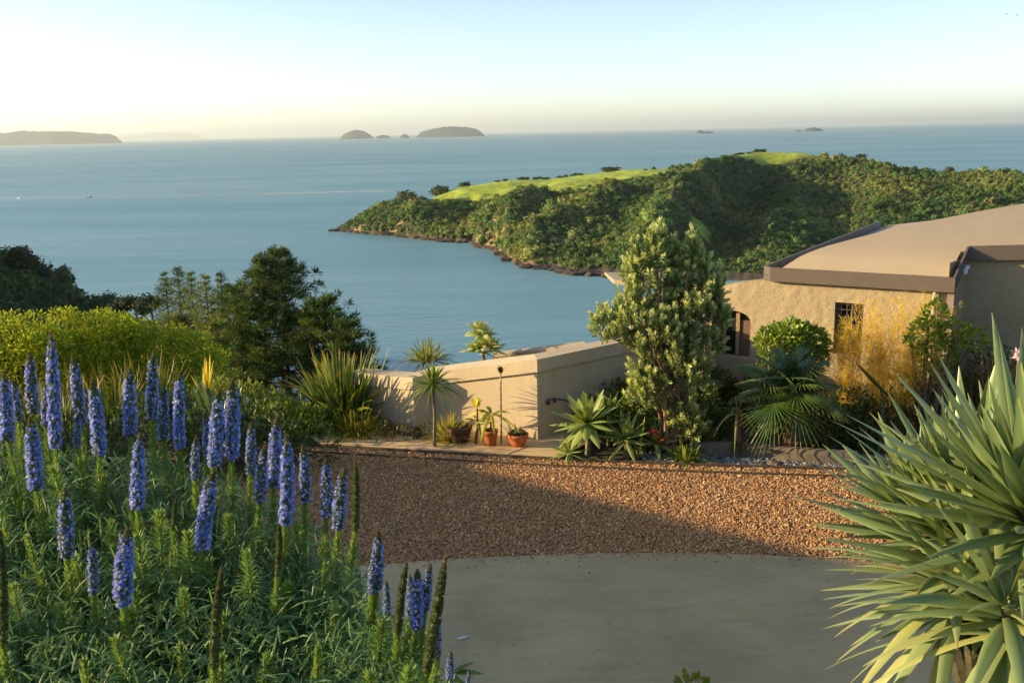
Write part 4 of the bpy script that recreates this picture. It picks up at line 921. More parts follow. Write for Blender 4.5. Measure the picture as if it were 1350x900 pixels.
pot('dark brown pot almost hidden behind the yellow spiky clump', p3, .2, .26, True, (.10, .05, .03))
c = p1 + [0, 0, .2]; t = thing('potted_palm', 'potted plant with drooping yellow-green leaves growing from the tall pot', 'plant', c); mb = MB()
tube(mb, [c, c + [.02, 0, .3]], [.02, .012], 6, (.2, .16, .08)); mb.build('stem', M_BARK, t); mb = MB()
rosette(mb, c + [.02, 0, .3], 12, .42, .07, .7, 1.7, .55, [(.30, .31, .05), (.20, .25, .05), (.13, .18, .04), (.5, .45, .06)]); mb.build('leaves', M_LEAF, t, True)
c = p2 + [0, 0, .17]; t = thing('potted_succulent', 'sparse little succulents growing in the wide terracotta bowl', 'plant', c); mb = MB()
for q in range(9): rosette(mb, c + [U(-.11, .11), U(-.11, .11), 0], 9, .085, .03, .1, 1.3, .1, [(.14, .18, .08), (.10, .13, .05), (.2, .16, .08)])
mb.build('leaves', M_WAX, t, True); mb = MB(); tube(mb, [c, c + [-.02, 0, .12], c + [-.06, 0, .2]], [.008, .007, .005], 5, (.12, .1, .05)); tube(mb, [c, c + [.03, 0, .1], c + [.05, 0, .15]], [.008, .007, .005], 5, (.12, .1, .05)); mb.build('stem', M_BARK, t)

# agaves and understorey round the silver tree
AG = [(.15, .22, .075), (.19, .26, .09), (.12, .18, .06), (.25, .30, .12)]
def agave(label, px, py, z, L, W, n, axis, dy=0.0, amax=1.75):
    c = G(px, py, 0); h = at(px, py, c[1]) ; c = np.array([h[0], h[1] + dy, 0]); k = thing('agave', label, 'agave', c, 'foxtail agaves by the drive'); top = c + [0, 0, z]
    mb = MB(); tube(mb, [c + [0, 0, -.05], c + [.02, 0, z * .5], top], [.05, .045, .045], 7, (.24, .2, .13)); mb.build('stem', M_BARK, k)
    mb = MB(); rosette(mb, top, n, L, W, .08, amax, .12, AG, axis, LANCE, 7, .28, (.3, .26, .12), .94, (.34, .36, .16), .1); mb.build('leaves', M_WAX, k, True)
agave('largest pale green agave rosette leaning left beside the path', 776, 606, .52, .56, .145, 32, (-.25, -.35, .9), .25)
agave('small bright agave at the kerb in front of the largest one', 750, 607, .12, .30, .06, 28, (-.1, -.2, 1), .0)
agave('dark agave rosette right of the largest one, leaves spread flat', 826, 606, .30, .45, .09, 26, (.15, -.4, .9), .12)
agave('agave rosette low under the silver tree by the stones', 868, 608, .22, .38, .075, 24, (.2, -.3, .9), .2)
agave('half hidden agave behind the largest pale rosette', 805, 596, .55, .42, .08, 24, (.1, -.2, 1), .35)
gs = [(.075, .11, .03), (.12, .15, .04), (.055, .08, .025), (.18, .19, .06)]
shrub('understorey_shrub', 'mixed leafy underplanting at the foot of the silver tree', G(858, 602) + [0, .3, 0], [((-.45, .1, .45), .3), ((-.1, .2, .6), .34), ((.25, .1, .35), .3), ((.5, .1, .25), .26), ((-.2, -.1, .25), .26), ((.1, -.05, .3), .24)], 2600, .08, .035, gs, .3)
shrub('understorey_shrub', 'dark bushy plants filling the bed behind the agaves', G(800, 596) + [0, .45, 0], [((-.2, .1, .3), .3), ((.15, .2, .4), .34), ((.5, .3, .5), .36)], 1500, .08, .03, [(.04, .065, .02), (.06, .085, .025)], .3)
c = G(841, 606) + [0, .05, 0]; t = thing('snake_leaf', 'single tall pale yellow upright leaf standing in the underplanting', 'plant', c); mb = MB()
blades(mb, [c, c + [.02, 0, 0]], [[.14, -.05, 1], [-.3, .1, 1]], [.74, .34], [.085, .07], [.05, .1], (.34, .33, .10), 8, .3, LANCE, .05); mb.build('leaves', M_WAX, t, True)
for px, py, lab in ((862, 572, 'red flower head low in the underplanting, the paler upper one'), (872, 582, 'red flower head low in the underplanting, the brighter lower one')):
    c = at(px, py, 14.55); t = thing('red_flower', lab, 'flower', (c[0], c[1], 0), 'red flowers'); mb = MB(); tube(mb, [(c[0], c[1] + .1, 0), c], [.008, .006], 5, (.1, .14, .04)); mb.build('stem', M_BARK, t)
    mb = MB(); rosette(mb, c, 16, .075, .04, .1, 1.6, .1, [(.55, .06, .03), (.45, .05, .03)]); mb.build('petals', M_PETAL, t, True)
clump('bromeliad', 'olive drooping strap leaves beside the wall above the agaves', 'plant', G(808, 588) + [0, .5, .55], 40, (.35, .6), (.04, .06), (.2, 1.3), (.5, .9), [(.15, .15, .04), (.2, .18, .05), (.10, .12, .035)], None, M_LEAF, .12)
# shaded planting between parapet and house
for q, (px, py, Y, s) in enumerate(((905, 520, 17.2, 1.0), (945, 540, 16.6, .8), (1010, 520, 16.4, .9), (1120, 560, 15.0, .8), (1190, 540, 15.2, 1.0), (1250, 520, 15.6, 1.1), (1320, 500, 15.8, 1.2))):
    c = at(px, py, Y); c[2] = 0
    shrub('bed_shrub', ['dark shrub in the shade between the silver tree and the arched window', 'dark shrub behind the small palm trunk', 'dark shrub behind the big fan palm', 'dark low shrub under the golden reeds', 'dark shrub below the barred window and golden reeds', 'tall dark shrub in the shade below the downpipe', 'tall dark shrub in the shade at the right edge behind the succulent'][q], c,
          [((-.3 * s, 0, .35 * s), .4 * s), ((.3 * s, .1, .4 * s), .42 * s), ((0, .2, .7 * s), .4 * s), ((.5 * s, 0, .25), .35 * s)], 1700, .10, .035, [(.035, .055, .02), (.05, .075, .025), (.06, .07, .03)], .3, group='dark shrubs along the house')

for lab, px, py, dy, bl, cl in (
    ('leafy mid green shrub filling the gap between the silver tree and the small palm', 930, 590, .35, [((-.2, 0, .35), .34), ((.25, .1, .3), .3), ((0, .1, .6), .3)], [(.07, .11, .03), (.10, .14, .035), (.05, .08, .025)]),
    ('loose green shrub beside the big fan palm on its right', 1100, 598, .25, [((-.15, 0, .3), .3), ((.25, .1, .35), .32), ((.55, 0, .25), .28)], [(.08, .115, .03), (.12, .15, .04), (.055, .085, .025)]),
    ('yellowish green low shrub under the sunlit fan palm', 905, 598, .15, [((-.1, 0, .2), .24), ((.2, .05, .24), .24)], [(.15, .18, .04), (.11, .15, .035)]),
    ('olive green shrub against the shaded side of the wall behind the agaves', 790, 575, .5, [((-.1, 0, .3), .3), ((.3, .2, .45), .32), ((.6, .3, .4), .3)], [(.09, .12, .035), (.13, .15, .045), (.06, .085, .028)])):
    c = G(px, py) + [0, dy, 0]; c[2] = 0; shrub('bed_shrub', lab, c, bl, 1700, .085, .035, cl, .3, group='dark shrubs along the house')
clump('strap_clump', 'bright arching strap-leaved clump at the kerb below the silver tree', 'plant', G(905, 612) + [0, .1, 0], 120, (.3, .55), (.02, .03), (.1, 1.2), (.4, .8), [(.14, .18, .045), (.20, .22, .06), (.10, .14, .035)], None, M_LEAF, .12)

# silver-leaved tree in the middle
tb = G(884, 604); tb[1] += .12
st = thing('silver_tree', 'silvery green bushy tree with upright leafy shoots in front of the house corner', 'tree', tb)
Y0 = tb[1]
def A_(px, py, dy=0.0): return at(px, py, Y0 + dy)
blob = [(862, 345, 15, 42), (906, 355, 15, 42), (836, 372, 16, 36), (885, 410, 36, 34), (838, 345, 8, 26), (884, 338, 9, 28), (928, 352, 8, 26), (948, 382, 8, 28), (840, 425, 45, 33), (803, 428, 28, 26), (925, 395, 34, 38), (945, 420, 20, 28), (880, 440, 50, 38), (858, 490, 32, 36), (905, 480, 34, 34), (835, 400, 26, 26), (930, 455, 26, 22), (890, 535, 28, 32), (848, 520, 22, 26), (910, 560, 20, 28), (868, 320, 9, 22), (912, 330, 9, 24), (885, 378, 20, 24), (938, 385, 10, 30)]
pxm = Y0 / FPX * 1.02
sh_P, sh_D, sh_b = [], [], []
for px, py, rx, ry in blob:
    n = int(14 + rx * ry / 22); D = rdir(n, .15); f = U(.3, 1.0, n)[:, None] ** .6
    r3 = np.array([rx, rx * 1.0, ry]) * pxm
    sh_P.append(A_(px, py, U(-.12, .12)) + D * r3 * f); sh_D.append(nrm(D * .7 + [0, 0, .8] + rng.normal(0, .25, (n, 3))))
P, D = np.concatenate(sh_P), np.concatenate(sh_D); ns = len(P); print('silver shoots', ns)
LN = 22; s = U(.14, .27, ns)
k = np.tile((np.arange(LN) + .5) / LN, ns); idx = np.repeat(np.arange(ns), LN)
a = np.tile(np.arange(LN) * 2.4, ns) + np.repeat(U(0, 6, ns), LN)
u_ = nrm(np.cross(D, rng.normal(size=(ns, 3)))); v_ = np.cross(D, u_)
op = 1.25 - .95 * k
dl = D[idx] * np.cos(op)[:, None] + (u_[idx] * np.cos(a)[:, None] + v_[idx] * np.sin(a)[:, None]) * np.sin(op)[:, None]
bl = P[idx] + D[idx] * ((k - .6) * s[idx])[:, None]
young = np.clip((k - .35) * 1.8, 0, 1) * U(.35, 1, ns)[idx]
c = mixc((.12, .17, .075), (.43, .47, .29), young) * U(.75, 1.25, (len(k), 1))
old = rng.random(len(k)) < .08; c[old] = np.array([.40, .36, .28])
mb = MB(); leaves(mb, bl, dl, (.085) * U(.75, 1.2, len(k)), .036 * U(.8, 1.2, len(k)), c, D[idx] + rng.normal(0, .3, (len(k), 3)))
mb.build('crown', M_LEAF, st)
mb = MB()
for px, py, dx in ((866, 350, -.05), (905, 360, .05), (850, 430, -.06), (925, 410, .06), (885, 400, 0)):
    b0 = tb + [dx * .4, U(-.04, .04), -.05]; e1 = A_(px, py, U(-.15, .15)); kk = np.linspace(0, 1, 8)[:, None]
    P_ = b0 * (1 - kk) + e1 * kk + np.array([dx * .6, 0, .12]) * (4 * kk * (1 - kk)) + rng.normal(0, .015, (8, 3)); tube(mb, P_, np.linspace(.042, .01, 8), 7, (.26, .16, .11))
mb.build('trunk', M_BARK, st)
mb = MB()
for q in range(120):
    e1 = P[rng.integers(0, ns)]; b0 = tb * .35 + A_(882, 440) * .65 + rng.normal(0, .12, 3); kk = np.linspace(0, 1, 5)[:, None]
    tube(mb, b0 * (1 - kk) + e1 * kk + rng.normal(0, .012, (5, 3)), np.linspace(.012, .004, 5), 4, (.22, .15, .10), False)
mb.build('branches', M_BARK, st)

# fan palms
def frond(mb, c, d, R, col, n=34, spread=2.65, droop=.3):
    d = nrm(np.asarray(d, float)); up = np.array([0, 0, 1.]); b = nrm(np.cross(d, up)); nn = np.cross(b, d)
    ph = np.linspace(-spread, spread, n); D = d * np.cos(ph)[:, None] + b * np.sin(ph)[:, None] + nn * (.12 * np.abs(np.sin(ph)))[:, None]
    blades(mb, np.broadcast_to(c, (n, 3)), D, R * (.68 + .32 * np.cos(ph / 2)) * U(.94, 1.05, n), R * .062, droop * (.6 + np.abs(D[:, 2])), np.asarray(col) * U(.8, 1.2, (n, 1)), 5, .5, lambda t: np.where(t < .5, .35 + 1.3 * t, np.clip(2 * (1 - t), .03, 1)), .12, (.22, .2, .09), .9)
def fan_palm(label, base, crown, R, nf, cols, pet=.35, trunk=(.11, .08), group='fan palms', el=(-.5, 1.25), droop=.3):
    base, crown = np.asarray(base, float), np.asarray(crown, float); t = thing('fan_palm', label, 'palm', base, group)
    mb = MB(); kk = np.linspace(0, 1, 10)[:, None]; tube(mb, base * (1 - kk) + crown * kk, np.linspace(trunk[0], trunk[1], 10) * U(.92, 1.08, 10), 12, (.20, .11, .06))
    hz = base + (crown - base) * U(0, 1, (420, 1)); a = U(0, 2 * PI, 420); rr = trunk[0] * .95
    leaves(mb, hz + np.stack([np.cos(a) * rr, np.sin(a) * rr, 0 * a], 1), np.stack([np.cos(a) * .6, np.sin(a) * .6, U(-.2, 1.2, 420)], 1), .09, .02, np.array((.24, .13, .065)) * U(.5, 1.4, (420, 1))); mb.build('trunk', M_BARK, t)
    for q in range(nf):
        a = q * 2.4 + U(-.3, .3); k = (q + .5) / nf; e = el[1] + (el[0] - el[1]) * k; d = np.array([math.cos(a) * math.cos(e), math.sin(a) * math.cos(e), math.sin(e)])
        mb = MB(); c0 = crown + np.array([0, 0, .05 * (1 - k)]); L = pet * U(.8, 1.2); c1 = c0 + d * L - np.array([0, 0, .06 * L])
        tube(mb, [c0, (c0 + c1) / 2 + [0, 0, .02], c1], [.012, .01, .008], 5, (.12, .15, .05), False)
        frond(mb, c1, d + [0, 0, -.15], R * U(.85, 1.12), cols[rng.integers(0, len(cols))], droop=droop); mb.build('frond', M_WAX, t)
fan_palm('big fan palm with a shaggy brown trunk in front of the house wall', G(1040, 606) + [0, .1, 0], at(1042, 515, 14.5), .55, 26, [(.040, .080, .022), (.055, .095, .025), (.08, .12, .03)], .38, el=(-.75, 1.3))
fan_palm('sunlit fan palm half hidden behind the silver tree', G(880, 590) + [0, 1.1, 0], at(880, 525, 16.2), .55, 13, [(.11, .15, .035), (.08, .12, .03), (.15, .18, .04)], .45)
c = G(975, 602) + [0, .05, 0]; t = thing('small_palm', 'small bare palm stump with a few drooping strap leaves beside the low wall', 'palm', c); h = at(972, 545, c[1])
mb = MB(); tube(mb, [c, (c + h) / 2, h], [.085, .06, .045], 9, (.16, .11, .07)); mb.build('trunk', M_BARK, t)
mb = MB(); rosette(mb, h, 14, .55, .035, .05, 1.9, .8, [(.20, .22, .10), (.12, .14, .05), (.3, .28, .15)], prof=SWORD); rosette(mb, c + [0, 0, .28], 22, .3, .03, 1.2, 2.6, .3, [(.08, .07, .03), (.05, .05, .02)], prof=SWORD); mb.build('leaves', M_LEAF, t, True)
# round green shrub, golden reeds, green shrub, big leaf by the house
c = at(1042, 455, 15.6); shrub('rounded_shrub', 'bright green rounded shrub against the lit wall above the fan palm', (c[0], c[1], 0), [((0, 0, c[2] + .12), (.36, .33, .28)), ((-.25, .05, c[2] + .02), (.3, .3, .27)), ((.3, 0, c[2] + .05), (.3, .3, .25)), ((.1, .1, c[2] - .35), (.36, .3, .35)), ((.42, -.05, c[2] - .22), (.18, .18, .2))], 3600, .085, .05, [(.11, .17, .03), (.16, .22, .035), (.075, .12, .025), (.21, .26, .05)], .4, mat=M_WAX)
gold = [(.50, .345, .07), (.57, .41, .09), (.40, .28, .06), (.46, .37, .09)]
def reed(label, px, ptop, Y, n, W, cat='reeds'):
    c = at(px, ptop, Y); H = c[2]; t = thing('golden_reed', label, cat, (c[0], c[1], 0), 'golden reeds before the house wall')
    mb = MB(); B = np.array([c[0], c[1], 0]) + rng.normal(0, .07, (n, 3)) * [1, 1, 0]; D = np.stack([rng.normal(0, W * 1.5, n), rng.normal(0, W, n), np.ones(n)], 1)
    cc = np.array(gold)[rng.integers(0, 4, n)] * U(.8, 1.2, (n, 1)); blades(mb, B, D, H * U(.6, 1.0, n), (.006), U(.0, .22, n), cc * .8, 6, 0, LANCE, .5)
    mb.build('stems', M_DRY, t); mb = MB(); m_ = n * 110; i = rng.integers(0, n, m_); f = U(.35, .97, m_); L = H * U(.7, 1.0, n)
    Pp = B[i] + nrm(D)[i] * (L[i] * f)[:, None] + rng.normal(0, .022, (m_, 3)); leaves(mb, Pp, nrm(D[i] + rng.normal(0, .6, (m_, 3))), .11, .007, np.array(gold)[rng.integers(0, 4, m_)] * U(.8, 1.3, (m_, 1))); mb.build('plumes', M_DRY, t)
reed('tallest golden reed clump right of the barred window', 1160, 384, 15.5, 34, .085); reed('golden reed clump reaching the fascia beside the green shrub', 1216, 378, 15.3, 30, .075)
reed('sparse golden reed clump in front of the barred window', 1122, 402, 15.4, 30, .09); reed('low golden reed clump between the two taller ones', 1188, 425, 15.2, 40, .13)
c = at(1232, 420, 15.0); shrub('twiggy_shrub', 'loose green shrub with small glossy leaves under the roof corner', (c[0], c[1], 0), [((0, 0, c[2] - .0), (.22, .2, .3)), ((-.12, 0, c[2] - .3), (.3, .25, .3)), ((.3, 0, c[2] - .25), (.26, .2, .22)), ((.6, 0, c[2] - .35), (.25, .2, .16)), ((.1, .1, c[2] - .6), (.3, .2, .3))], 1500, .085, .045, [(.13, .20, .03), (.19, .26, .04), (.09, .15, .03), (.28, .24, .04)], .3)
c = at(1150, 520, 14.6); t = thing('elephant_ear', 'single big dark paddle leaf in front of the golden reeds', 'plant', (c[0], c[1], 0)); mb = MB()
blades(mb, [at(1172, 522, 14.6)], [at(1128, 470, 14.7) - at(1172, 522, 14.6)], .8, .42, .1, (.03, .075, .045), 10, .12, LANCE, .0); mb.build('leaf', M_WAX, t, True); mb = MB(); tube(mb, [(c[0] + .15, c[1], 0), at(1165, 530, 14.62), at(1160, 510, 14.65)], [.02, .016, .012], 6, (.1, .13, .05)); mb.build('stalk', M_BARK, t)
clump('pink_grass', 'dry pinkish feathery grass in the shade near the right edge', 'grass clump', at(1325, 470, 15.4) * [1, 1, 0] + [0, 0, .3], 130, (.9, 1.45), (.008, .014), (.05, .6), (.2, .6), [(.30, .20, .13), (.2, .15, .09), (.38, .26, .18)], None, M_DRY, .3)
clump('reed_clump', 'dark thin reeds in the shade below the downpipe', 'reeds', at(1290, 480, 15.2) * [1, 1, 0], 150, (.8, 1.5), (.008, .014), (.03, .35), (.05, .3), [(.07, .07, .035), (.10, .08, .045)], None, M_DRY, .4)
for q, (px, py) in enumerate(((905, 608), (942, 612), (1000, 617), (1022, 613), (1066, 618))):            # bed rocks
    c = G(px, py); mb = MB(); lump(mb, c + [0, 0, .02], (.14 + .03 * (q % 3), .09, .05), np.array([.12, .105, .085]) * (1 + .15 * q % .4), .08)
    tag(mb.build('garden_rock', M_STONE, None, True), ['flat dark rock at the left of the pebble strip by the agaves', 'flat dark rock second along the pebble strip', 'flat dark rock in the pebbles left of the big palm trunk', 'brownish rock touching the big palm trunk', 'flat dark rock at the right of the pebble strip'][q], 'rock', 'rocks among the pebbles')

# ================================================================== FOREGROUND
# blue-spiked echium shrub
ech = thing('echium_shrub', 'large echium shrub with tall blue flower spikes filling the left foreground', 'shrub', (-1.6, 4.2, float(terr(-1.6, 4.2))))
def leafy_stem(v, bright=True):
    r_ = np.random.default_rng(50 + v); L = .95; n = 560; k = (np.arange(n) + r_.uniform(0, 1, n)) / n; k = k ** 1.15 ; z = -k * L
    a = np.arange(n) * 2.39996 + r_.normal(0, .2, n); y = np.clip((k - .04) / .34, 0, 1) ** 1.3 if bright else np.clip(.12 + k * 3.2, 0, 1); ll = (.026 + .10 * y) * r_.uniform(.8, 1.2, n)
    el = 1.2 - .62 * y - .15 * k + r_.normal(0, .08, n)
    D = np.stack([np.cos(a) * np.cos(el), np.sin(a) * np.cos(el), np.sin(el)], 1); B = np.stack([np.cos(a) * .006, np.sin(a) * .006, z], 1)
    c = mixc((.165, .25, .075), (.125, .225, .108), np.clip(y * 1.3, 0, 1)) * r_.uniform(.75, 1.3, (n, 1)); dry = (r_.random(n) < .03 * k * 3); c[dry] = (.22, .17, .08)
    mb = MB(); blades(mb, B, D, ll, .0060 + .0038 * y, .2 + .42 * y, c, 4, .25, LANCE, .15); tube(mb, [(0, 0, .01), (0, 0, -.3), (0, 0, -L)], [.0065, .008, .010], 6, (.19, .21, .07)); return mb.mesh('leafy_stem', M_LEAF, True)
stem_m = [leafy_stem(v) for v in range(5)] + [leafy_stem(v + 5, False) for v in range(5)]
def spike_mesh(v, L=.30, r=.031, open_=1.0):
    r_ = np.random.default_rng(80 + v); mb = MB(); zz = np.linspace(0, L, 14); f = zz / L
    R = r * np.interp(f, [0, .05, .2, .6, .85, .95, 1], [.72, .95, 1, .9, .55, .34, .12])
    tube(mb, np.stack([0 * zz, 0 * zz, zz], 1), R * .68, 10, (.10, .13, .06))
    n = 620; k = r_.uniform(0, 1, n) ** .95; a = np.arange(n) * 2.39996; rad = np.interp(k, f, R) * r_.uniform(.72, 1.0, n)
    up = .35 + .6 * k; D = nrm(np.stack([np.cos(a), np.sin(a), up], 1) + r_.normal(0, .18, (n, 3)))
    P = np.stack([np.cos(a) * rad * .8, np.sin(a) * rad * .8, k * L], 1)
    bloom = r_.random(n) < np.interp(k, [0, .5, .74, .86, .93], [.93, .86, .62, .2, 0]) * open_
    blue = np.array([(.235, .295, .63), (.29, .35, .69), (.35, .36, .67), (.19, .26, .56), (.48, .48, .74)])
    c = np.where(bloom[:, None], blue[r_.integers(0, 5, n)], np.array([(.15, .17, .06)]) * (1 - .3 * k[:, None])) * r_.uniform(.8, 1.25, (n, 1))
    c[k > .93] = np.array([.19, .13, .06]) * r_.uniform(.8, 1.2, ((k > .93).sum(), 1))
    # each floret: a small four-petalled funnel
    u_ = nrm(np.cross(D, r_.normal(size=(n, 3)))); w_ = np.cross(D, u_); s = np.where(bloom, .0085, .0055) * r_.uniform(.85, 1.2, n) * np.interp(k, [.8, 1], [1, .55]); s = s[:, None]
    T_ = P + D * s * 1.2; V = np.stack([P, T_ + u_ * s * .75, T_ + w_ * s * .75, T_ - u_ * s * .75, T_ - w_ * s * .75], 1).reshape(-1, 3); i = np.arange(n)[:, None] * 5
    T = np.concatenate([i + [0, 1, 2], i + [0, 2, 3], i + [0, 3, 4], i + [0, 4, 1]]); mb.add(V, None, T, np.repeat(c, 5, 0))
    m_ = np.where(bloom & (r_.random(n) < .45))[0]; q = len(m_); leaves(mb, P[m_] + D[m_] * .006, D[m_] + r_.normal(0, .2, (q, 3)), .013, .0016, np.array((.50, .36, .50)))
    bx, by = r_.normal(0, .013, 2)
    for V in mb.V: q = np.clip(V[:, 2] / L, 0, 1.1) ** 2; V[:, 0] += bx * q; V[:, 1] += by * q
    return mb.mesh('flower_spike', M_PETAL, False)
spk = [spike_mesh(0, r=.033), spike_mesh(1), spike_mesh(2, open_=.85), spike_mesh(3, r=.029)] + [spike_mesh(4 + v, open_=.55) for v in range(2)] + [spike_mesh(6 + v, .30, .016, .0) for v in range(2)]
SP = [(10, 580, 5, 490, 0), (24, 555, 21, 500, 4), (43, 545, 40, 465, 4), (73, 590, 69, 440, 1), (106, 560, 100, 468, 4), (131, 600, 126, 498, 0), (172, 575, 169, 485, 2), (201, 552, 196, 464, 4), (216, 580, 213, 508, 5), (237, 590, 232, 488, 3), (47, 645, 43, 550, 0), (181, 670, 182, 575, 1), (102, 590, 101, 545, 5),
      (282, 615, 288, 513, 2), (273, 600, 275, 544, 4), (305, 605, 311, 500, 0), (257, 632, 256, 574, 5), (267, 725, 273, 615, 1), (330, 625, 333, 558, 4), (342, 662, 346, 588, 5), (360, 642, 364, 552, 0), (376, 690, 386, 576, 1), (402, 662, 404, 588, 4), (430, 682, 433, 605, 5), (446, 697, 448, 616, 4), (468, 700, 473, 610, 6), 
      (496, 778, 502, 698, 4), (490, 782, 492, 726, 5), (549, 828, 549, 750, 2), (560, 805, 563, 742, 4), (540, 812, 541, 758, 5), (524, 835, 531, 742, 6), (562, 885, 589, 738, 7), (575, 868, 578, 806, 4), (510, 815, 510, 766, 5), (88, 735, 84, 645, 4), (123, 782, 124, 714, 5), (162, 797, 162, 696, 0), (592, 902, 594, 856, 4), (616, 912, 618, 882, 5), (4, 850, 5, 698, 6), (282, 880, 285, 748, 7), (60, 560, 60, 500, 5), (228, 700, 230, 655, 6), (366, 760, 372, 690, 6)]
def depth(px, py): return float(np.clip(4.75 - (py - 560) / 340 * 1.75 - max(0, px - 380) / 240 * .25, 2.75, 5.0))
root = np.array([-1.35, 3.9, 1.5]); k = 0
def orient(o, d, roll): o.rotation_mode = 'QUATERNION'; o.rotation_quaternion = Vector(d).to_track_quat('Z', 'Y') @ Matrix.Rotation(roll, 3, 'Z').to_quaternion()
eo = np.array(ech.location)
def put(name, me, P, d, sc):
    o = bpy.data.objects.new(name, me); COL.objects.link(o); o.parent = ech; o.location = [float(q) for q in np.asarray(P) - eo]; orient(o, d, U(0, 6)); o.scale = sc; return o
def stem_dir(P): d = P - (np.array([P[0], P[1], 0]) * .75 + np.array([root[0], root[1], 0]) * .25 + np.array([0, 0, P[2] - 1.3])); return nrm(d + rng.normal(0, .06, 3))
for bx, by, tx, ty, v in SP:
    Y = depth(bx, by); B = at(bx, by, Y); T = at(tx, ty, Y + .0); d = T - B; L = float(np.linalg.norm(d))
    w = L / .30; put('flower_spike', spk[v], B, nrm(d), (min(w, 1.06) * U(.9, 1.05), min(w, 1.06) * U(.9, 1.05), w))
    put('leafy_stem', stem_m[rng.integers(0, 5)], B, nrm(.55 * nrm(d) + .6 * stem_dir(B)), (1, 1, 1))
fill = []
while len(fill) < 52:
    px, py = U(-40, 600), U(600, 960)
    lim = np.interp(px, [-40, 250, 380, 470, 520, 600], [585, 620, 665, 730, 800, 905])
    if py < lim + 6: continue
    if min([math.hypot(px - a, (py - b)) for a, b in fill] + [999]) < 38: continue
    fill.append((px, py))
for px, py in fill:
    P = at(px, py, depth(px, py) + U(-.1, .2)); s = U(.85, 1.1); put('leafy_stem', stem_m[rng.integers(4, 10)], P, stem_dir(P), (s, s, s))
mb = MB(); n = 13000                              # inner leaves of the mound
px, py = U(-60, 600, n), U(570, 1000, n); lim = np.interp(px, [-60, 250, 380, 470, 520, 600], [575, 610, 662, 738, 812, 925]); ok = py > lim; px, py = px[ok], py[ok]
P = np.array([at(a, b, depth(a, b) + U(.1, .6)) for a, b in zip(px, py)]); n = len(P); D = rdir(n, .25)
blades(mb, P, D, U(.07, .12, n), .010, U(.2, .5, n), np.array([.10, .175, .085]) * U(.7, 1.3, (n, 1)), 3, .2, LANCE); o = mb.build('inner_foliage', M_LEAF, ech)
# grey-green spear-leaved succulent on the right
SC = [(.10, .155, .080), (.13, .19, .098), (.08, .13, .066), (.16, .215, .115)]; SE = (.28, .31, .18)
rng = np.random.default_rng(21)
suc = thing('spear_leaf_plant', 'big grey-green spear-leaved succulent filling the right foreground', 'succulent', (1.35, 2.6, float(terr(1.35, 2.6))))
def sros(px, py, Y, n, L, W, amin, amax, dr, axis, cols=SC, tip=(.28, .25, .13), tf=.965):
    mb = MB(); c = at(px, py, Y); rosette(mb, c, n, L, W, amin, amax, dr, cols, axis, SWORD, 9, .32, tip, tf, SE, .22, .03, .12, .28); mb.build('leaf_rosette', M_WAX, suc, True)
    mb = MB(); b_ = np.array([c[0] * .25 + 1.55 * .75, c[1] * .5 + 1.4, 3.1]); tube(mb, [b_, (b_ + c) / 2 + [0, .03, 0], c + [0, 0, .06]], [.04, .035, .03], 8, (.085, .08, .045)); mb.build('stem', M_BARK, suc)
sros(1368, 715, 2.45, 78, .45, .050, .1, 1.35, .06, (-.38, -.12, .9))
sros(1282, 712, 2.75, 74, .38, .046, .03, 1.15, .04, (-.28, .0, 1))
sros(1326, 690, 3.0, 46, .33, .042, .03, 1.0, .03, (-.08, .1, 1))
sros(1400, 700, 2.7, 40, .38, .045, .03, 1.1, .04, (-.1, .1, 1))
sros(1225, 722, 2.9, 66, .32, .040, .05, 1.2, .10, (-.42, .0, .95))
sros(1310, 775, 2.6, 74, .38, .050, .1, 1.35, .10, (-.45, -.1, .9))
sros(1335, 840, 2.25, 44, .38, .044, .35, 1.8, .3, (-.35, -.3, .8), SC + [(.24, .25, .10)], (.36, .26, .10), .88)
sros(1270, 800, 2.45, 40, .34, .034, .5, 1.8, .3, (-.45, -.2, .8), SC + [(.27, .27, .11)], (.40, .26, .08), .85)
# pink flower on its stalk at the right edge
c = at(1343, 466, 2.9); b_ = np.array([c[0] + .02, 2.95, 3.3]); t = thing('pink_flower', 'small pale pink star-petalled flower head on a thin stalk at the right edge', 'flower', b_)
mb = MB(); tube(mb, [b_, (b_ + c) / 2 + [.01, 0, 0], c], .003, 5, (.14, .17, .06)); mb.build('stalk', M_BARK, t); mb = MB()
for q in range(7): rosette(mb, c + rng.normal(0, .008, 3), 6, .017, .007, .5, 1.4, .1, [(.62, .36, .44), (.7, .48, .54)], rdir(1, .6)[0], r0=.002)
mb.build('petals', M_PETAL, t)
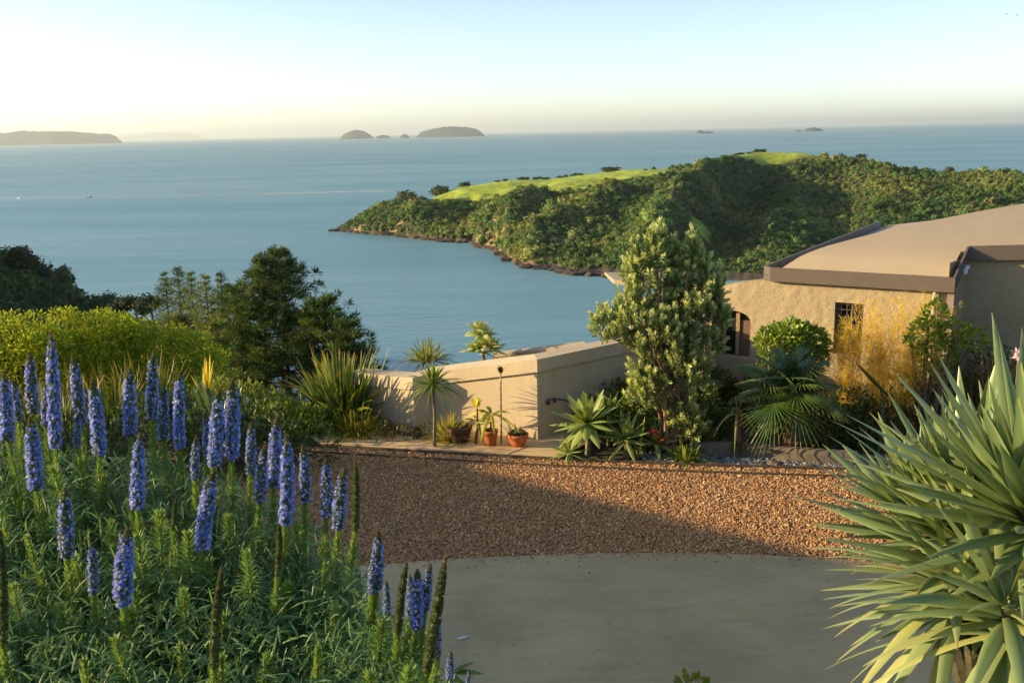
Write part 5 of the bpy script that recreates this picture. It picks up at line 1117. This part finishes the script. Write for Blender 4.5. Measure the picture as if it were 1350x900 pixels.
# little things at the bottom edge
c = at(608, 872, 3.45); t = thing('broad_leaf_weed', 'low weed with broad pointed green leaves at the right foot of the echium', 'plant', (c[0], c[1], float(terr(c[0], c[1])))); mb = MB()
hh_ = at(596, 885, 3.5); blades(mb, [hh_, hh_, hh_ + [0, 0, -.03], hh_ + [-.02, 0, -.02]], [[1, .1, .15], [.7, .3, .4], [1, -.2, -.2], [.3, -.5, .2]], [.13, .11, .12, .12], [.05, .045, .045, .05], .3, (.13, .19, .05), 7, .2, LANCE, .2); mb.build('leaves', M_LEAF, t, True)
mb = MB(); tube(mb, [(c[0] - .05, c[1] + .05, float(terr(c[0], c[1]))), hh_], [.008, .005], 6, (.14, .17, .06)); mb.build('stem', M_BARK, t)
c = at(912, 896, 4.2); zb = float(terr(c[0], 4.2)); shrub('young_shrub', 'tip of a small yellow-green shrub peeking over the bottom edge', (c[0], 4.2, zb), [((0, 0, c[2] - zb - .06), (.07, .07, .07)), ((.05, .02, c[2] - zb - .13), (.06, .06, .07)), ((-.03, 0, c[2] - zb - .25), (.12, .12, .14))], 260, .05, .026, [(.16, .19, .04), (.22, .2, .05), (.12, .15, .035)], .5)
c = gr(609, 840, .036); mb = MB(); blades(mb, [c + [-.05, -.02, .004]], [[1, .35, .10]], .13, .05, .05, (.62, .63, .64), 6, .25, LANCE, .1); tag(mb.build('litter', M_PETAL, None, True), 'small white scrap of litter lying on the grey concrete', 'litter')
mb = MB(); pp = np.array([gr(U(600, 1100), U(745, 900), .034) for q in range(46)]); leaves(mb, pp, rdir(46) * [1, 1, .05], U(.015, .05, 46), .012, np.array([(.2, .13, .06)]) * U(.5, 1.3, (46, 1)), np.tile([0, 0, 1.], (46, 1))); tag(mb.build('leaf_litter', M_LEAF), kind='stuff')

# ================================================================== AIR
hm, nt, p, out = new_mat('haze'); nt.nodes.remove(p)
pv = nt.nodes.new('ShaderNodeVolumePrincipled'); pv.inputs['Color'].default_value = (.88, .99, .98, 1); pv.inputs['Density'].default_value = HAZE; pv.inputs['Anisotropy'].default_value = .36
nt.links.new(pv.outputs[0], out.inputs['Volume'])
mb = MB(); box(mb, (0, 0, (SEA - 22 + 560) / 2), (280000, 280000, 560 - SEA + 22)); hz = mb.build('haze', hm); tag(hz, kind='stuff')
